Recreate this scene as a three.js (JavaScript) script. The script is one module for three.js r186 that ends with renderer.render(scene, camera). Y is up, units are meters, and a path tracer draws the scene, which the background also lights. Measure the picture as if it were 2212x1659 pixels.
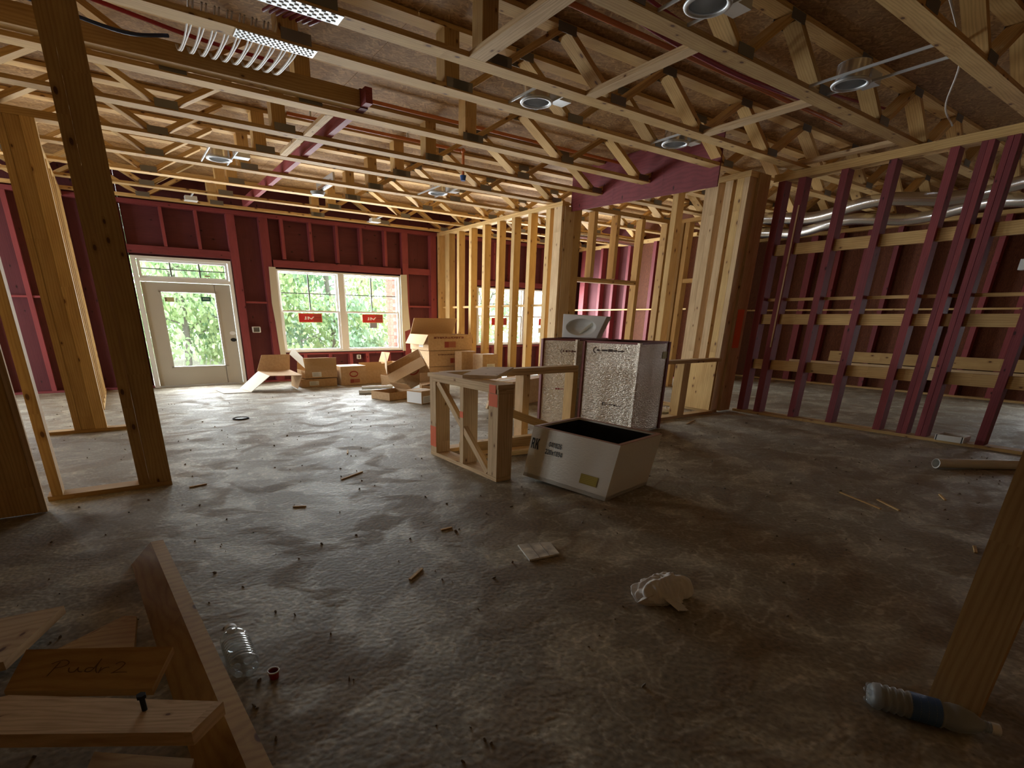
import * as THREE from 'three';
import { mergeGeometries } from 'three/addons/utils/BufferGeometryUtils.js';
import { RoundedBoxGeometry } from 'three/addons/geometries/RoundedBoxGeometry.js';
import { RectAreaLightUniformsLib } from 'three/addons/lights/RectAreaLightUniformsLib.js';
import { createNoise2D } from 'simplex-noise';

/* ------------------------------------------------------------------ camera, sky, daylight, exposure */
const scene = new THREE.Scene();
const camera = new THREE.PerspectiveCamera(2 * Math.atan(829.5 / 1104.3) * 180 / Math.PI, 2212 / 1659, 0.05, 200);
camera.position.set(0, 1.4, 0);
camera.rotation.order = 'YXZ';
camera.rotation.set(-0.34982, -0.58689, 0.01212);
camera.setViewOffset(2212, 1659, 83.2, -264.2, 2212, 1659);   // the lens is shifted up: the picture is the upper part of a taller one

scene.background = new THREE.Color(0.93, 0.97, 1.0);           // bright overcast sky
scene.backgroundIntensity = 6.5;
RectAreaLightUniformsLib.init();
function daylight(x, y, z, w, h, power, turn = Math.PI) {       // soft sky light entering one opening from just outside its glass
  const l = new THREE.RectAreaLight(0xebf4fa, power, w, h);
  l.position.set(x, y, z); l.rotation.y = turn; l.castShadow = true; scene.add(l);
  return l;
}
const DAY = 27, ZO = -12.98;
daylight(4.62, 1.53, ZO, 2.9, 1.7, DAY);                       // double window
daylight(1.35, 1.13, ZO, 1.05, 1.5, DAY * 0.75);                    // glazed door
daylight(1.35, 2.26, ZO, 1.5, 0.28, DAY);                      // transom
daylight(10.2, 1.48, ZO, 3.3, 1.45, DAY * 1.5);                      // window of the next room
daylight(-3.1, 1.48, ZO, 1.6, 1.45, DAY);                      // window of the room on the left
daylight(-5.55, 1.48, -9.9, 2.5, 1.45, DAY * 0.9, -Math.PI / 2);   // side window of the room on the left
daylight(14.85, 1.48, -1.7, 1.2, 1.45, DAY * 0.15, Math.PI / 2);      // side window of the room on the right
const renderer = new THREE.WebGLRenderer({ antialias: true });
renderer.toneMapping = THREE.LinearToneMapping;
renderer.toneMappingExposure = 1.2;
renderer.shadowMap.enabled = true;

/* ------------------------------------------------------------------ seeded chance and noise */
let seed = 20240611;
const rnd = () => { seed = (seed + 0x6d2b79f5) | 0; let t = Math.imul(seed ^ (seed >>> 15), 1 | seed); t = (t + Math.imul(t ^ (t >>> 7), 61 | t)) ^ t; return ((t ^ (t >>> 14)) >>> 0) / 4294967296; };
const rr = (a, b) => a + (b - a) * rnd();
const n2 = createNoise2D(rnd), n2b = createNoise2D(rnd), n2c = createNoise2D(rnd);
const fbm = (n, x, y, o) => { let s = 0, a = 0.5, f = 1; for (let i = 0; i < o; i++) { s += a * n(x * f, y * f); a *= 0.5; f *= 2.03; } return s; };
const clamp = (x, a = 0, b = 1) => Math.min(b, Math.max(a, x));
const smooth = (a, b, x) => { const t = clamp((x - a) / (b - a)); return t * t * (3 - 2 * t); };

/* ------------------------------------------------------------------ textures */
function pixels(w, h, fn, srgb = true) {
  const d = new Uint8Array(w * h * 4);
  for (let y = 0; y < h; y++) for (let x = 0; x < w; x++) { const c = fn(x, y), k = (y * w + x) * 4; d[k] = c[0]; d[k + 1] = c[1]; d[k + 2] = c[2]; d[k + 3] = 255; }
  const t = new THREE.DataTexture(d, w, h, THREE.RGBAFormat);
  if (srgb) t.colorSpace = THREE.SRGBColorSpace;
  t.wrapS = t.wrapT = THREE.RepeatWrapping; t.magFilter = THREE.LinearFilter; t.minFilter = THREE.LinearMipmapLinearFilter; t.generateMipmaps = true; t.needsUpdate = true;
  return t;
}
// pine: 2 m along u, 0.5 m along v
function pineTexture(light, dark, knotCount, streaks) {
  const knots = Array.from({ length: knotCount }, () => [rr(0.04, 0.96) * 2, rr(0.05, 0.95) * 0.5, rr(0.008, 0.018)]);
  return pixels(1024, 256, (px, py) => {
    let u = px / 1024 * 2, v = py / 256 * 0.5, k = 0, ring = 0;
    for (const [kx, ky, kr] of knots) {
      const dx = (u - kx) / 1.9, dy = v - ky, d = Math.hypot(dx, dy);
      v += Math.sign(dy || 1) * -0.6 * kr * Math.exp(-(d * d) / (kr * kr * 9));
      k = Math.max(k, 1 - smooth(kr * 0.55, kr, d)); ring = Math.max(ring, (1 - smooth(kr, kr * 2.2, d)) * 0.35);
    }
    const bend = fbm(n2, u * 0.7, v * 3, 2) * 0.03, g = 0.5 + 0.5 * Math.sin((v + bend) * 260 + fbm(n2b, u * 1.5, v * 14, 2) * 3);
    const fine = fbm(n2c, u * 7, v * 240, 3), blot = fbm(n2b, u * 1.3, v * 4, 3);
    const t = clamp(0.32 * g * g + 0.16 * fine + 0.3 * blot + streaks * smooth(0.2, 0.5, fbm(n2, u * 0.6 + 9, v * 30, 2)) + ring + 0.12);
    return [0, 1, 2].map((c) => (light[c] + (dark[c] - light[c]) * t) * (1 - k) + [112, 76, 46][c] * k);
  });
}
const texPine = pineTexture([226, 194, 134], [172, 130, 76], 7, 0.1);
const texGrey = pineTexture([226, 200, 160], [170, 136, 98], 6, 0.28);
const texRed = pineTexture([255, 245, 240], [196, 178, 172], 5, 0.18);
function osbTexture() {                                        // wood strands, 2.4 m square
  const c = document.createElement('canvas'); c.width = c.height = 1024; const g = c.getContext('2d');
  g.fillStyle = '#b08f62'; g.fillRect(0, 0, 1024, 1024);
  for (let i = 0; i < 7000; i++) {
    const l = rr(14, 50), w = rr(3, 11), t = rnd(), x = rnd() * 1024, y = rnd() * 1024, a = rr(-1.2, 1.2);
    g.fillStyle = `rgba(${150 + t * 70 | 0},${116 + t * 68 | 0},${72 + t * 58 | 0},0.55)`;
    for (const ox of [0, x > 974 ? -1024 : x < 50 ? 1024 : 0]) for (const oy of [0, y > 974 ? -1024 : y < 50 ? 1024 : 0]) {
      g.save(); g.translate(x + ox, y + oy); g.rotate(a); g.fillRect(-l / 2, -w / 2, l, w); g.restore();
    }
  }
  const t = new THREE.CanvasTexture(c); t.colorSpace = THREE.SRGBColorSpace; t.wrapS = t.wrapT = THREE.RepeatWrapping; return t;
}
const texOsb = osbTexture();
// concrete slab, 13 m square, from x = -3 and z = -13
const FS = 13, FP = 2048;
const mud = new Float32Array(FP * FP);
const texFloor = pixels(FP, FP, (px, py) => {
  const x = px / FP * FS, z = py / FP * FS;
  const warp = fbm(n2, x * 0.5, z * 0.5, 3);
  const dust = smooth(-0.1, 0.38, fbm(n2b, x * 1.3 + warp * 0.5, z * 1.7 + warp * 0.7, 6));        // pale dust
  const dirt = smooth(0.02, 0.42, fbm(n2c, x * 1.1 + 7 + warp * 0.6, z * 1.5 - warp * 0.6, 6));             // brown dirt tracked in
  const ridge = smooth(0.78, 0.97, 1 - Math.abs(fbm(n2, x * 3.2 + 1.5 * warp, z * 3.6 + 40, 5)) * 2.2);
  const fine = fbm(n2c, x * 26, z * 26, 3), speck = fbm(n2b, x * 75, z * 75, 2) > 0.52 ? 1 : 0;
  let r = 138, g = 128, b = 109;
  r += dust * 30; g += dust * 32; b += dust * 31;
  r += (118 - r) * dirt * 0.42; g += (96 - g) * dirt * 0.42; b += (72 - b) * dirt * 0.42;
  r += ridge * 30 * (1 - dirt); g += ridge * 30 * (1 - dirt); b += ridge * 30 * (1 - dirt);
  const m = 1 + fine * 0.22 - speck * 0.22;
  mud[py * FP + px] = clamp(0.35 + dirt * 0.5 + fine * 0.3 - dust * 0.22 - ridge * 0.12);
  return [clamp(r * m, 0, 255), clamp(g * m, 0, 255), clamp(b * m, 0, 255)];
});
const texFloorRough = pixels(1024, 1024, (px, py) => { const v = mud[py * 2 * FP + px * 2]; const r = 255 * clamp(0.58 + v * 0.3); return [r, r, r]; }, false);
const texFloorBump = pixels(FP, FP, (px, py) => { const v = 255 * clamp(mud[py * FP + px] * 0.9); return [v, v, v]; }, false);
for (const t of [texFloor, texFloorRough, texFloorBump]) t.wrapS = t.wrapT = THREE.MirroredRepeatWrapping;
const texKraft = pixels(256, 256, (x, y) => { const f = fbm(n2, x / 22, y / 22, 3) * 12 + fbm(n2c, x * 0.7, y * 0.1, 2) * 9 + ((y >> 2) & 1) * 3; return [186 + f, 152 + f, 112 + f]; });
const texWrinkle = pixels(512, 512, (x, y) => { const w = fbm(n2, x / 60, y / 26, 4); const v = 128 + 120 * (1 - Math.abs(w) * 2.4) * 0.5 + 46 * fbm(n2b, x / 9, y / 5, 2); return [v, v, v].map((q) => clamp(q, 0, 255)); }, false);
function drawn(w, h, fn) { const c = document.createElement('canvas'); c.width = w; c.height = h; fn(c.getContext('2d'), w, h); const t = new THREE.CanvasTexture(c); t.colorSpace = THREE.SRGBColorSpace; return t; }

/* ------------------------------------------------------------------ materials */
const rgb = (r, g, b) => new THREE.Color().setRGB(r, g, b);
const std = (o) => new THREE.MeshStandardMaterial({ roughness: 0.8, ...o });
const M = {
  pine: [rgb(0.95, 0.9, 0.8), rgb(1, 0.94, 0.84), rgb(0.7, 0.64, 0.55)].map((color) => std({ map: texPine, color, roughness: 0.75 })),
  grey: [rgb(0.98, 0.93, 0.85), rgb(0.82, 0.77, 0.69)].map((color) => std({ map: texGrey, color, roughness: 0.8 })),
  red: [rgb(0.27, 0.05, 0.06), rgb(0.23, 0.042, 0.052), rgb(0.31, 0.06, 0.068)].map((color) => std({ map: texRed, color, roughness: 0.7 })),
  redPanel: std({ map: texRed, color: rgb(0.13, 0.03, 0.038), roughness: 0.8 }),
  redBoard: std({ map: texOsb, color: rgb(0.28, 0.13, 0.095), roughness: 0.85 }),
  osb: std({ map: texOsb, color: rgb(0.7, 0.6, 0.47), roughness: 0.85 }),
  floor: std({ map: texFloor, roughnessMap: texFloorRough, roughness: 1, bumpMap: texFloorBump, bumpScale: 0.0035 }),
  plate: std({ color: rgb(0.24, 0.23, 0.21), metalness: 0.7, roughness: 0.5 }),
  galv: std({ color: rgb(0.62, 0.64, 0.65), metalness: 0.55, roughness: 0.45 }),
  silver: std({ color: rgb(0.8, 0.8, 0.8), metalness: 0.95, roughness: 0.25 }),
  white: std({ color: rgb(0.78, 0.78, 0.75), roughness: 0.45 }),
  door: std({ color: rgb(0.48, 0.45, 0.38), roughness: 0.5 }),
  glass: new THREE.MeshPhysicalMaterial({ color: 0xffffff, transmission: 1, thickness: 0, roughness: 0, ior: 1.45 }),
  grille: std({ color: rgb(0.12, 0.14, 0.13), roughness: 0.6 }),
  wrap: std({ color: rgb(0.6, 0.57, 0.46), roughness: 0.8 }),
  kraft: std({ map: texKraft, roughness: 0.9 }),
  paleCard: std({ color: rgb(0.72, 0.66, 0.55), roughness: 0.9 }),
  kraftIn: std({ map: texKraft, color: rgb(0.94, 0.92, 0.86), roughness: 0.9 }),
  label: std({ color: rgb(0.8, 0.8, 0.78), roughness: 0.6 }),
  foil: std({ color: rgb(0.95, 0.88, 0.76), metalness: 0.82, roughness: 0.36, bumpMap: texWrinkle, bumpScale: 0.02 }),
  duct: std({ color: rgb(0.82, 0.77, 0.66), metalness: 0.1, roughness: 0.55, bumpMap: texWrinkle, bumpScale: 0.002 }),
  tape: std({ color: rgb(0.2, 0.06, 0.05), roughness: 0.5, metalness: 0.3 }),
  black: std({ color: rgb(0.012, 0.012, 0.012), roughness: 0.95 }),
  yellow: std({ color: rgb(0.42, 0.36, 0.06), roughness: 0.6 }),
  orange: std({ color: rgb(0.8, 0.14, 0.03), roughness: 0.7 }),
  foam: std({ color: rgb(0.93, 0.94, 0.92), roughness: 0.8 }),
  pvc: std({ color: rgb(0.75, 0.75, 0.7), roughness: 0.45 }),
  cable: std({ color: rgb(0.72, 0.68, 0.62), roughness: 0.5 }),
  pexRed: std({ color: rgb(0.4, 0.02, 0.02), roughness: 0.4 }),
  pexBlue: std({ color: rgb(0.02, 0.035, 0.1), roughness: 0.4 }),
  burgundy: std({ color: rgb(0.28, 0.03, 0.06), roughness: 0.5 }),
  cpvc: std({ color: rgb(0.55, 0.17, 0.05), roughness: 0.5 }),
  bottle: new THREE.MeshPhysicalMaterial({ color: 0xf4f8fa, transmission: 0.92, thickness: 0, roughness: 0.12, ior: 1.4 }),
  leaf: [rgb(0.4, 0.56, 0.3), rgb(0.5, 0.64, 0.33), rgb(0.33, 0.5, 0.33), rgb(0.56, 0.68, 0.4)].map((color) => new THREE.MeshPhysicalMaterial({ color, transmission: 0.35, thickness: 0, roughness: 0.9 })),
  bark: std({ color: rgb(0.2, 0.19, 0.17), roughness: 0.95 }),
  dirt: std({ color: rgb(0.34, 0.31, 0.27), roughness: 0.95 }),
  brick: std({ color: rgb(0.4, 0.16, 0.12), roughness: 0.9 }),
};
const any = (list) => list[Math.floor(rnd() * list.length)];

/* ------------------------------------------------------------------ geometry helpers */
const used = {};
const numbered = (name) => { const k = used[name] = (used[name] ?? -1) + 1; return k ? name + '_' + String(k).padStart(3, '0') : name; };
const shadow = (m) => { m.castShadow = m.receiveShadow = true; return m; };
function thing(name, label, category, [x, y, z] = [0, 0, 0], group, kind) {
  const o = new THREE.Group(); o.name = numbered(name); o.position.set(x, y, z); o.userData = { label, category };
  if (group) o.userData.group = group;
  if (kind) o.userData.kind = kind;
  scene.add(o); return o;
}
function solo(name, geo, mat, label, category, [x, y, z] = [0, 0, 0], group, kind) {
  const o = shadow(new THREE.Mesh(geo, mat)); o.name = numbered(name); o.position.set(x, y, z); o.userData = { label, category };
  if (group) o.userData.group = group;
  if (kind) o.userData.kind = kind;
  scene.add(o); return o;
}
function part(parent, name, geo, mat, [x, y, z] = [0, 0, 0], rot) {   // x, y, z are world coordinates while the parent is unturned
  const o = shadow(new THREE.Mesh(geo, mat)); o.name = name;
  o.position.set(x - parent.position.x, y - parent.position.y, z - parent.position.z);
  if (rot) o.rotation.set(...rot);
  parent.add(o); return o;
}
function sub(parent, name, geo, mat, [x, y, z] = [0, 0, 0], rot) {     // local coordinates
  const o = shadow(new THREE.Mesh(geo, mat)); o.name = name; o.position.set(x, y, z);
  if (rot) o.rotation.set(...rot);
  parent.add(o); return o;
}
const cache = new Map();
function bx(sx, sy, sz, su = 2, sv = 0.5, variants = 5) {              // a box with uv in metres, the grain along its longest side
  const v = Math.floor(rnd() * variants), key = [sx.toFixed(3), sy.toFixed(3), sz.toFixed(3), su, sv, v].join();
  if (cache.has(key)) return cache.get(key);
  const g = new THREE.BoxGeometry(sx, sy, sz), p = g.attributes.position, n = g.attributes.normal, uv = g.attributes.uv;
  const long = sx >= sy && sx >= sz ? 0 : sy >= sz ? 1 : 2, ou = v * 0.377, ov = v * 0.213;
  for (let i = 0; i < p.count; i++) {
    const c = [p.getX(i), p.getY(i), p.getZ(i)], nn = [n.getX(i), n.getY(i), n.getZ(i)].map(Math.abs), f = nn.indexOf(Math.max(...nn));
    const axes = [0, 1, 2].filter((a) => a !== f), a = axes.includes(long) ? long : axes[0], b = axes.find((q) => q !== a);
    uv.setXY(i, c[a] / su + ou, (c[b] + f * 0.11) / sv + ov);
  }
  cache.set(key, g); return g;
}
// span: a beam given by its two opposite corners in the world
function span(parent, name, x0, x1, y0, y1, z0, z1, mat) {
  return part(parent, name, bx(Math.abs(x1 - x0), Math.abs(y1 - y0), Math.abs(z1 - z0)), mat, [(x0 + x1) / 2, (y0 + y1) / 2, (z0 + z1) / 2]);
}
function hexa(b, t) {                                                   // solid between four lower and four upper corners (arrays of [x,y,z], anticlockwise from above)
  const pos = [], uv = [], idx = [], q = (a, c, d, e) => {
    const k = pos.length / 3, A = new THREE.Vector3(...a), B = new THREE.Vector3(...c), D = new THREE.Vector3(...e);
    const w = A.distanceTo(B), h = A.distanceTo(D);
    pos.push(...a, ...c, ...d, ...e); uv.push(0, 0, w, 0, w, h, 0, h); idx.push(k, k + 1, k + 2, k, k + 2, k + 3);
  };
  q(t[0], t[1], t[2], t[3]); q(b[3], b[2], b[1], b[0]);
  for (let i = 0; i < 4; i++) { const j = (i + 1) % 4; q(b[i], b[j], t[j], t[i]); }
  const g = new THREE.BufferGeometry();
  g.setAttribute('position', new THREE.Float32BufferAttribute(pos, 3)); g.setAttribute('uv', new THREE.Float32BufferAttribute(uv, 2)); g.setIndex(idx);
  const f = g.toNonIndexed(); f.computeVertexNormals(); return f;
}
const lerp3 = (a, b, t) => a.map((v, i) => v + (b[i] - v) * t);
const add3 = (a, b) => a.map((v, i) => v + b[i]);
function tube(points, r, seg = 24, round = 8) { return new THREE.TubeGeometry(new THREE.CatmullRomCurve3(points.map((p) => new THREE.Vector3(...p))), seg, r, round, false); }
// ring of the inner corners of a four-cornered outline
function inset(c, t) {
  const m = [0, 1, 2].map((i) => (c[0][i] + c[1][i] + c[2][i] + c[3][i]) / 4);
  return c.map((p) => { const d = Math.hypot(p[0] - m[0], p[2] - m[2]); return [p[0] + (m[0] - p[0]) * t / d * 1.4, p[1], p[2] + (m[2] - p[2]) * t / d * 1.4]; });
}
function openBox(b, T, t, floorT = t) {                                 // walls and bottom of an open box
  const bi = inset(b, t), up = (c) => c.map((p) => add3(p, T)), lift = (c, k) => c.map((p) => add3(p, T.map((v) => v * k)));
  const k = floorT / Math.hypot(...T), gs = [hexa(b, lift(b, k))];
  for (let i = 0; i < 4; i++) { const j = (i + 1) % 4; gs.push(hexa([b[i], b[j], bi[j], bi[i]], up([b[i], b[j], bi[j], bi[i]]))); }
  return mergeGeometries(gs);
}
const rel = (c, o) => c.map((p) => [p[0] - o[0], p[1] - o[1], p[2] - o[2]]);

/* ------------------------------------------------------------------ floor and ceiling */
{
  const X0 = -5.2, X1 = 14.6, Z0 = -12.82, Z1 = 3;
  const g = new THREE.BoxGeometry(X1 - X0, 0.2, Z1 - Z0), p = g.attributes.position, uv = g.attributes.uv;
  for (let i = 0; i < p.count; i++) uv.setXY(i, (p.getX(i) + (X0 + X1) / 2 + 3) / FS, (p.getZ(i) + (Z0 + Z1) / 2 + 13) / FS);
  solo('floor', g, M.floor, 'dusty grey concrete floor slab tracked with dirt', 'floor', [(X0 + X1) / 2, -0.1, (Z0 + Z1) / 2], null, 'structure');
  const c = thing('ceiling', 'strand board deck above the wooden trusses', 'ceiling', [(X0 + X1) / 2, 3.945, (Z0 + Z1) / 2], null, 'structure');
  for (let x = X0, i = 0; x < X1 - 0.01; x += 3.96, i++) for (let z = Z0; z < Z1 - 0.01; z += 2.26)      // deck sheets
    part(c, 'deck_sheet', bx(Math.min(3.955, X1 - x), 0.03, Math.min(2.255, Z1 - z), 2.4, 2.4), M.osb, [x + Math.min(3.96, X1 - x) / 2, 3.96, z + Math.min(2.26, Z1 - z) / 2]);
}

/* ------------------------------------------------------------------ ceiling trusses */
const TY = 3.45, TW = 0.156;
function truss(z, pitch, phase, chase, label) {
  const x0 = -5, x1 = 14.28, t = thing('floor_truss', label ?? 'open web wooden floor truss with diagonal webs spanning the ceiling', 'truss', [(x0 + x1) / 2, TY, z], label ? undefined : 'ceiling trusses');
  const m = any(M.pine);
  span(t, 'bottom_chord', x0, x1, TY, TY + 0.038, z - TW / 2, z + TW / 2, m);
  span(t, 'top_chord', x0, x1, TY + 0.452, TY + 0.49, z - TW / 2, z + TW / 2, any(M.pine));
  const web = (xa, ya, xb, yb) => {
    const l = Math.hypot(xb - xa, yb - ya);
    part(t, 'web', bx(+l.toFixed(2), 0.052, TW * 0.98), any(M.pine), [(xa + xb) / 2, TY + (ya + yb) / 2, z], [0, 0, Math.atan2(yb - ya, xb - xa)]);
  };
  const plate = (x, y, w) => { for (const s of [-1, 1]) part(t, 'connector_plate', bx(w, 0.075, 0.004), M.plate, [x, TY + y, z + s * (TW / 2 + 0.003)]); };
  for (let k = -8; k < 12; k++) {
    const b = phase + k * pitch, a = b + pitch / 2, c = b + pitch;
    if (b < x0 + 0.1 || c > x1 - 0.1) continue;
    if (!(b < chase[1] - 0.05 && a > chase[0] + 0.05)) { web(b + 0.04, 0.04, a - 0.04, 0.45); plate(b, 0.05, 0.22); }
    if (!(a < chase[1] - 0.05 && c > chase[0] + 0.05)) { web(a + 0.04, 0.45, c - 0.04, 0.04); plate(a, 0.445, 0.22); }
  }
  for (const x of chase) { part(t, 'post', bx(0.16, 0.414, TW * 0.98), any(M.pine), [x, TY + 0.245, z]); plate(x + 0.06, 0.05, 0.24); }
  return t;
}
const far = [2.02, 4.04], near = [1.55, 3.06];
[-12.42, -11.38, -10.35, -9.32, -8.3, -7.31, -6.31].forEach((z, i) => truss(z, 1.6, 4.04 + (i % 2 ? 0.02 : 0), far));
truss(-5.13, 1.47, 3.18, near, 'wooden truss whose silver nail plate carries white plastic tubes');
truss(-4.51, 1.465, 3.18, near, 'wooden truss with silver nail plate and ladder blocking');
truss(-3.22, 1.36, 6.08 - 2.72, [-0.7, 1.1], 'wooden truss joined to ladder blocks beside two recessed light rings');
truss(-2.12, 1.36, 6.5 - 2.72, [-0.7, 1.1], 'dark wooden truss running past the red studs into the corner');
// ladder blocks between the two nearest bays, and braces further back
for (const [x, w, z0, z1] of [[2.93, 0.16, -4.43, -3.3], [4.26, 0.13, -4.43, -3.3], [6.14, 0.13, -4.43, -3.3]])
  solo('blocking', bx(w, 0.038, z1 - z0), M.grey[0], 'pale flat wooden block bridging two ceiling trusses like a ladder rung', 'block', [x, TY + 0.019, (z0 + z1) / 2], 'ladder blocks');
for (const [x, z0, z1] of [[2.33, -7.22, -6.4], [2.3, -8.2, -7.4]])
  solo('brace', bx(0.09, 0.038, z1 - z0), M.grey[0], 'short pale lateral brace beside the red beam between trusses', 'brace', [x, TY + 0.02, (z0 + z1) / 2], 'short pale braces');
solo('strongback', bx(0.075, 0.14, 6.45), M.red[2], 'red coated wooden beam threaded through the ceiling trusses', 'beam', [2.6, TY + 0.11, -9.17]);
{
  const t = thing('header_beam', 'brown wooden beam hung under the white cables with dark red end', 'beam', [0.2, 3.41, -6.14]);
  span(t, 'board', -2.5, 2.56, 3.49, 3.64, -6.22, -6.09, M.pine[2]);
  span(t, 'end_cap', 2.56, 2.64, 3.48, 3.65, -6.23, -6.08, M.redPanel);
}
/* nail plates on the chords, cables, tubes */
function nailPlate(x0, x1, z) {
  const t = thing('nail_plate', 'perforated silver nail plate under truss chord ' + (z < -5 ? 'above the white cables' : 'beside the burgundy tubes'), 'nail plate', [(x0 + x1) / 2, TY - 0.004, z]);
  span(t, 'sheet', x0, x1, TY - 0.004, TY - 0.0005, z - 0.07, z + 0.07, M.galv);
  for (let i = 0; i < 16; i++) for (let k = 0; k < 5; k++) part(t, 'tooth_slot', bx((x1 - x0) / 40, 0.004, 0.01, 2, 0.5, 1), M.plate, [x0 + (i + 0.5 + (k % 2) * 0.4) * (x1 - x0) / 16.6, TY - 0.0055, z - 0.054 + k * 0.027]);
}
nailPlate(1.16, 1.78, -5.13); nailPlate(0.62, 1.78, -4.51);
for (let i = 0; i < 10; i++) {
  const x = 0.86 + i * 0.088;
  const t = thing('cable_pair', 'pair of thin white plastic cables looping down from truss to beam', 'cable', [x, 3.45, -5.6], 'white cables');
  for (const s of [0, 1]) part(t, 'cable', tube([[x + s * 0.03, 3.56, -5.1], [x + s * 0.03, 3.5, -5.25], [x + 0.012 + s * 0.016, 3.5, -5.6], [x + 0.012 + s * 0.016, 3.55, -5.98], [x + 0.016 + s * 0.012, 3.645, -6.12]], 0.0075, 20, 6), M.cable);
}
for (let i = 0; i < 9; i++) solo('white_hose', tube([[0.45 + i * 0.1, 3.75, -4.4], [0.5 + i * 0.1, 3.62, -4.7], [0.52 + i * 0.1, 3.66, -5.0]], 0.012, 14, 6), M.cable, 'short white hose crossing between the plated trusses', 'hose', [0, 0, 0], 'white hoses');
for (let i = 0; i < 8; i++) solo('burgundy_tube', tube([[1.4 + i * 0.05, 3.5, -4.6], [1.385 + i * 0.05, 3.55, -4.8], [1.37 + i * 0.05, 3.6, -5.04]], 0.012, 14, 6), M.burgundy, 'thin burgundy tube slung between two plated trusses', 'tube', [0, 0, 0], 'burgundy tubes');
solo('red_tube', tube([[-0.6, 3.7, -5.75], [0.1, 3.66, -5.72], [0.6, 3.66, -5.85], [1.0, 3.68, -6.0], [1.7, 3.69, -6.1]], 0.016, 30), M.pexRed, 'red plastic water tube running beside a dark blue one', 'pipe');
solo('blue_tube', tube([[-0.6, 3.63, -5.82], [0.0, 3.56, -5.8], [0.5, 3.55, -5.9], [0.82, 3.66, -6.05]], 0.014, 30), M.pexBlue, 'dark blue plastic tube sagging below the red tube', 'pipe');
solo('burgundy_hose', tube([[2.9, 3.86, -3.55], [3.8, 3.68, -3.6], [5, 3.62, -3.62], [6.2, 3.64, -3.62], [7.4, 3.72, -3.62], [8.3, 3.84, -3.6]], 0.02, 40), M.burgundy, 'long burgundy hose sagging behind the ladder blocks', 'hose');
solo('burgundy_hose', tube([[2.9, 3.88, -3.45], [4, 3.74, -3.5], [5.2, 3.7, -3.52], [6.6, 3.72, -3.5], [8.3, 3.86, -3.5]], 0.013, 40), M.burgundy, 'thinner burgundy hose above the sagging one', 'hose');
{
  const t = thing('sprinkler_pipe', 'orange plastic sprinkler pipe with drop and blue capped head', 'pipe', [4.97, 3.45, -7.9]);
  part(t, 'pipe', tube([[2.3, 3.84, -7.85], [4.9, 3.84, -7.85]], 0.022, 4), M.cpvc); part(t, 'pipe', tube([[4.95, 3.86, -7.85], [4.95, 3.52, -7.85]], 0.022, 4), M.cpvc);
  part(t, 'hanger', bx(0.02, 0.1, 0.02), M.galv, [4.0, 3.9, -7.85]); part(t, 'hanger', bx(0.02, 0.1, 0.02), M.galv, [2.6, 3.9, -7.85]); part(t, 'elbow', new THREE.SphereGeometry(0.034, 12, 8), M.cpvc, [4.95, 3.845, -7.85]);
  part(t, 'head', new THREE.CylinderGeometry(0.05, 0.035, 0.07, 14), std({ color: rgb(0.03, 0.08, 0.25) }), [4.95, 3.48, -7.85]);
}
for (const z of [-6.9, -4.05]) solo('sprinkler_pipe', tube([[3.0, 3.85, z], [8.4, 3.85, z]], 0.022, 4), M.cpvc, z < -5 ? 'straight orange sprinkler pipe above the middle trusses' : 'straight orange sprinkler pipe above the ladder blocks', 'pipe');
solo('electrical_cable', tube([[4.9, 3.6, -1.95], [6.6, 3.58, -2.3], [7.4, 3.5, -2.6], [8.6, 3.6, -2.9]], 0.008, 24, 6), M.cable, 'thin pale cable crossing the dark ceiling corner', 'cable');
function canLight([x, z], label, z0, z1) {
  const t = thing('recessed_light', label, 'light fixture', [x, TY - 0.01, z], 'recessed light cans');
  const ring = new THREE.TorusGeometry(0.1, 0.014, 8, 28); ring.rotateX(Math.PI / 2); part(t, 'trim_ring', ring, M.galv, [x, TY - 0.005, z]).scale.set(1.5, 1, 1.35);
  part(t, 'can', new THREE.CylinderGeometry(0.095, 0.095, 0.14, 24, 1, true), M.silver, [x, TY + 0.07, z]).scale.set(1.5, 1, 1.35);
  part(t, 'lid', new THREE.CylinderGeometry(0.095, 0.095, 0.004, 24), M.galv, [x, TY + 0.14, z]).scale.set(1.5, 1, 1.35);
  part(t, 'junction_box', bx(0.2, 0.09, 0.14), M.galv, [x + 0.3, TY + 0.09, z]);
  for (const s of [-1, 1]) part(t, 'hanger_bar', bx(0.014, 0.02, +(z1 - z0).toFixed(3)), M.galv, [x + s * 0.17, TY + 0.025, (z0 + z1) / 2]);
}
canLight([3.9, -4.82], 'recessed light can between two trusses above the half wall', -5.053, -4.587); canLight([6.1, -4.82], 'recessed light can near the post cluster in cobwebs', -5.053, -4.587);
canLight([5.95, -2.86], 'recessed light can beside the near truss towards the red studs', -3.143, -2.197); canLight([3.78, -2.86], 'recessed light can at the near edge of the ceiling', -3.143, -2.197);
canLight([1.6, -8.85], 'recessed light can above the floor before the door', -9.243, -8.377); canLight([5.05, -8.82], 'recessed light can beside the blue sprinkler head', -9.243, -8.377);
{
  const g = new THREE.CylinderGeometry(0.05, 0.05, 0.6, 20, 1, true); g.rotateX(Math.PI / 2);
  const t = thing('duct_boot', 'short shiny metal vent pipe hung between trusses over the boxes', 'vent pipe', [3.4, 3.44, -9.85]);
  part(t, 'pipe', g, M.silver, [3.42, 3.52, -9.82]); part(t, 'collar', new THREE.CylinderGeometry(0.13, 0.1, 0.05, 24), M.plate, [3.36, 3.44, -10.08]); part(t, 'strap', bx(0.03, 0.16, 0.875), M.galv, [3.42, 3.565, -9.835]);
}
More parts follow.
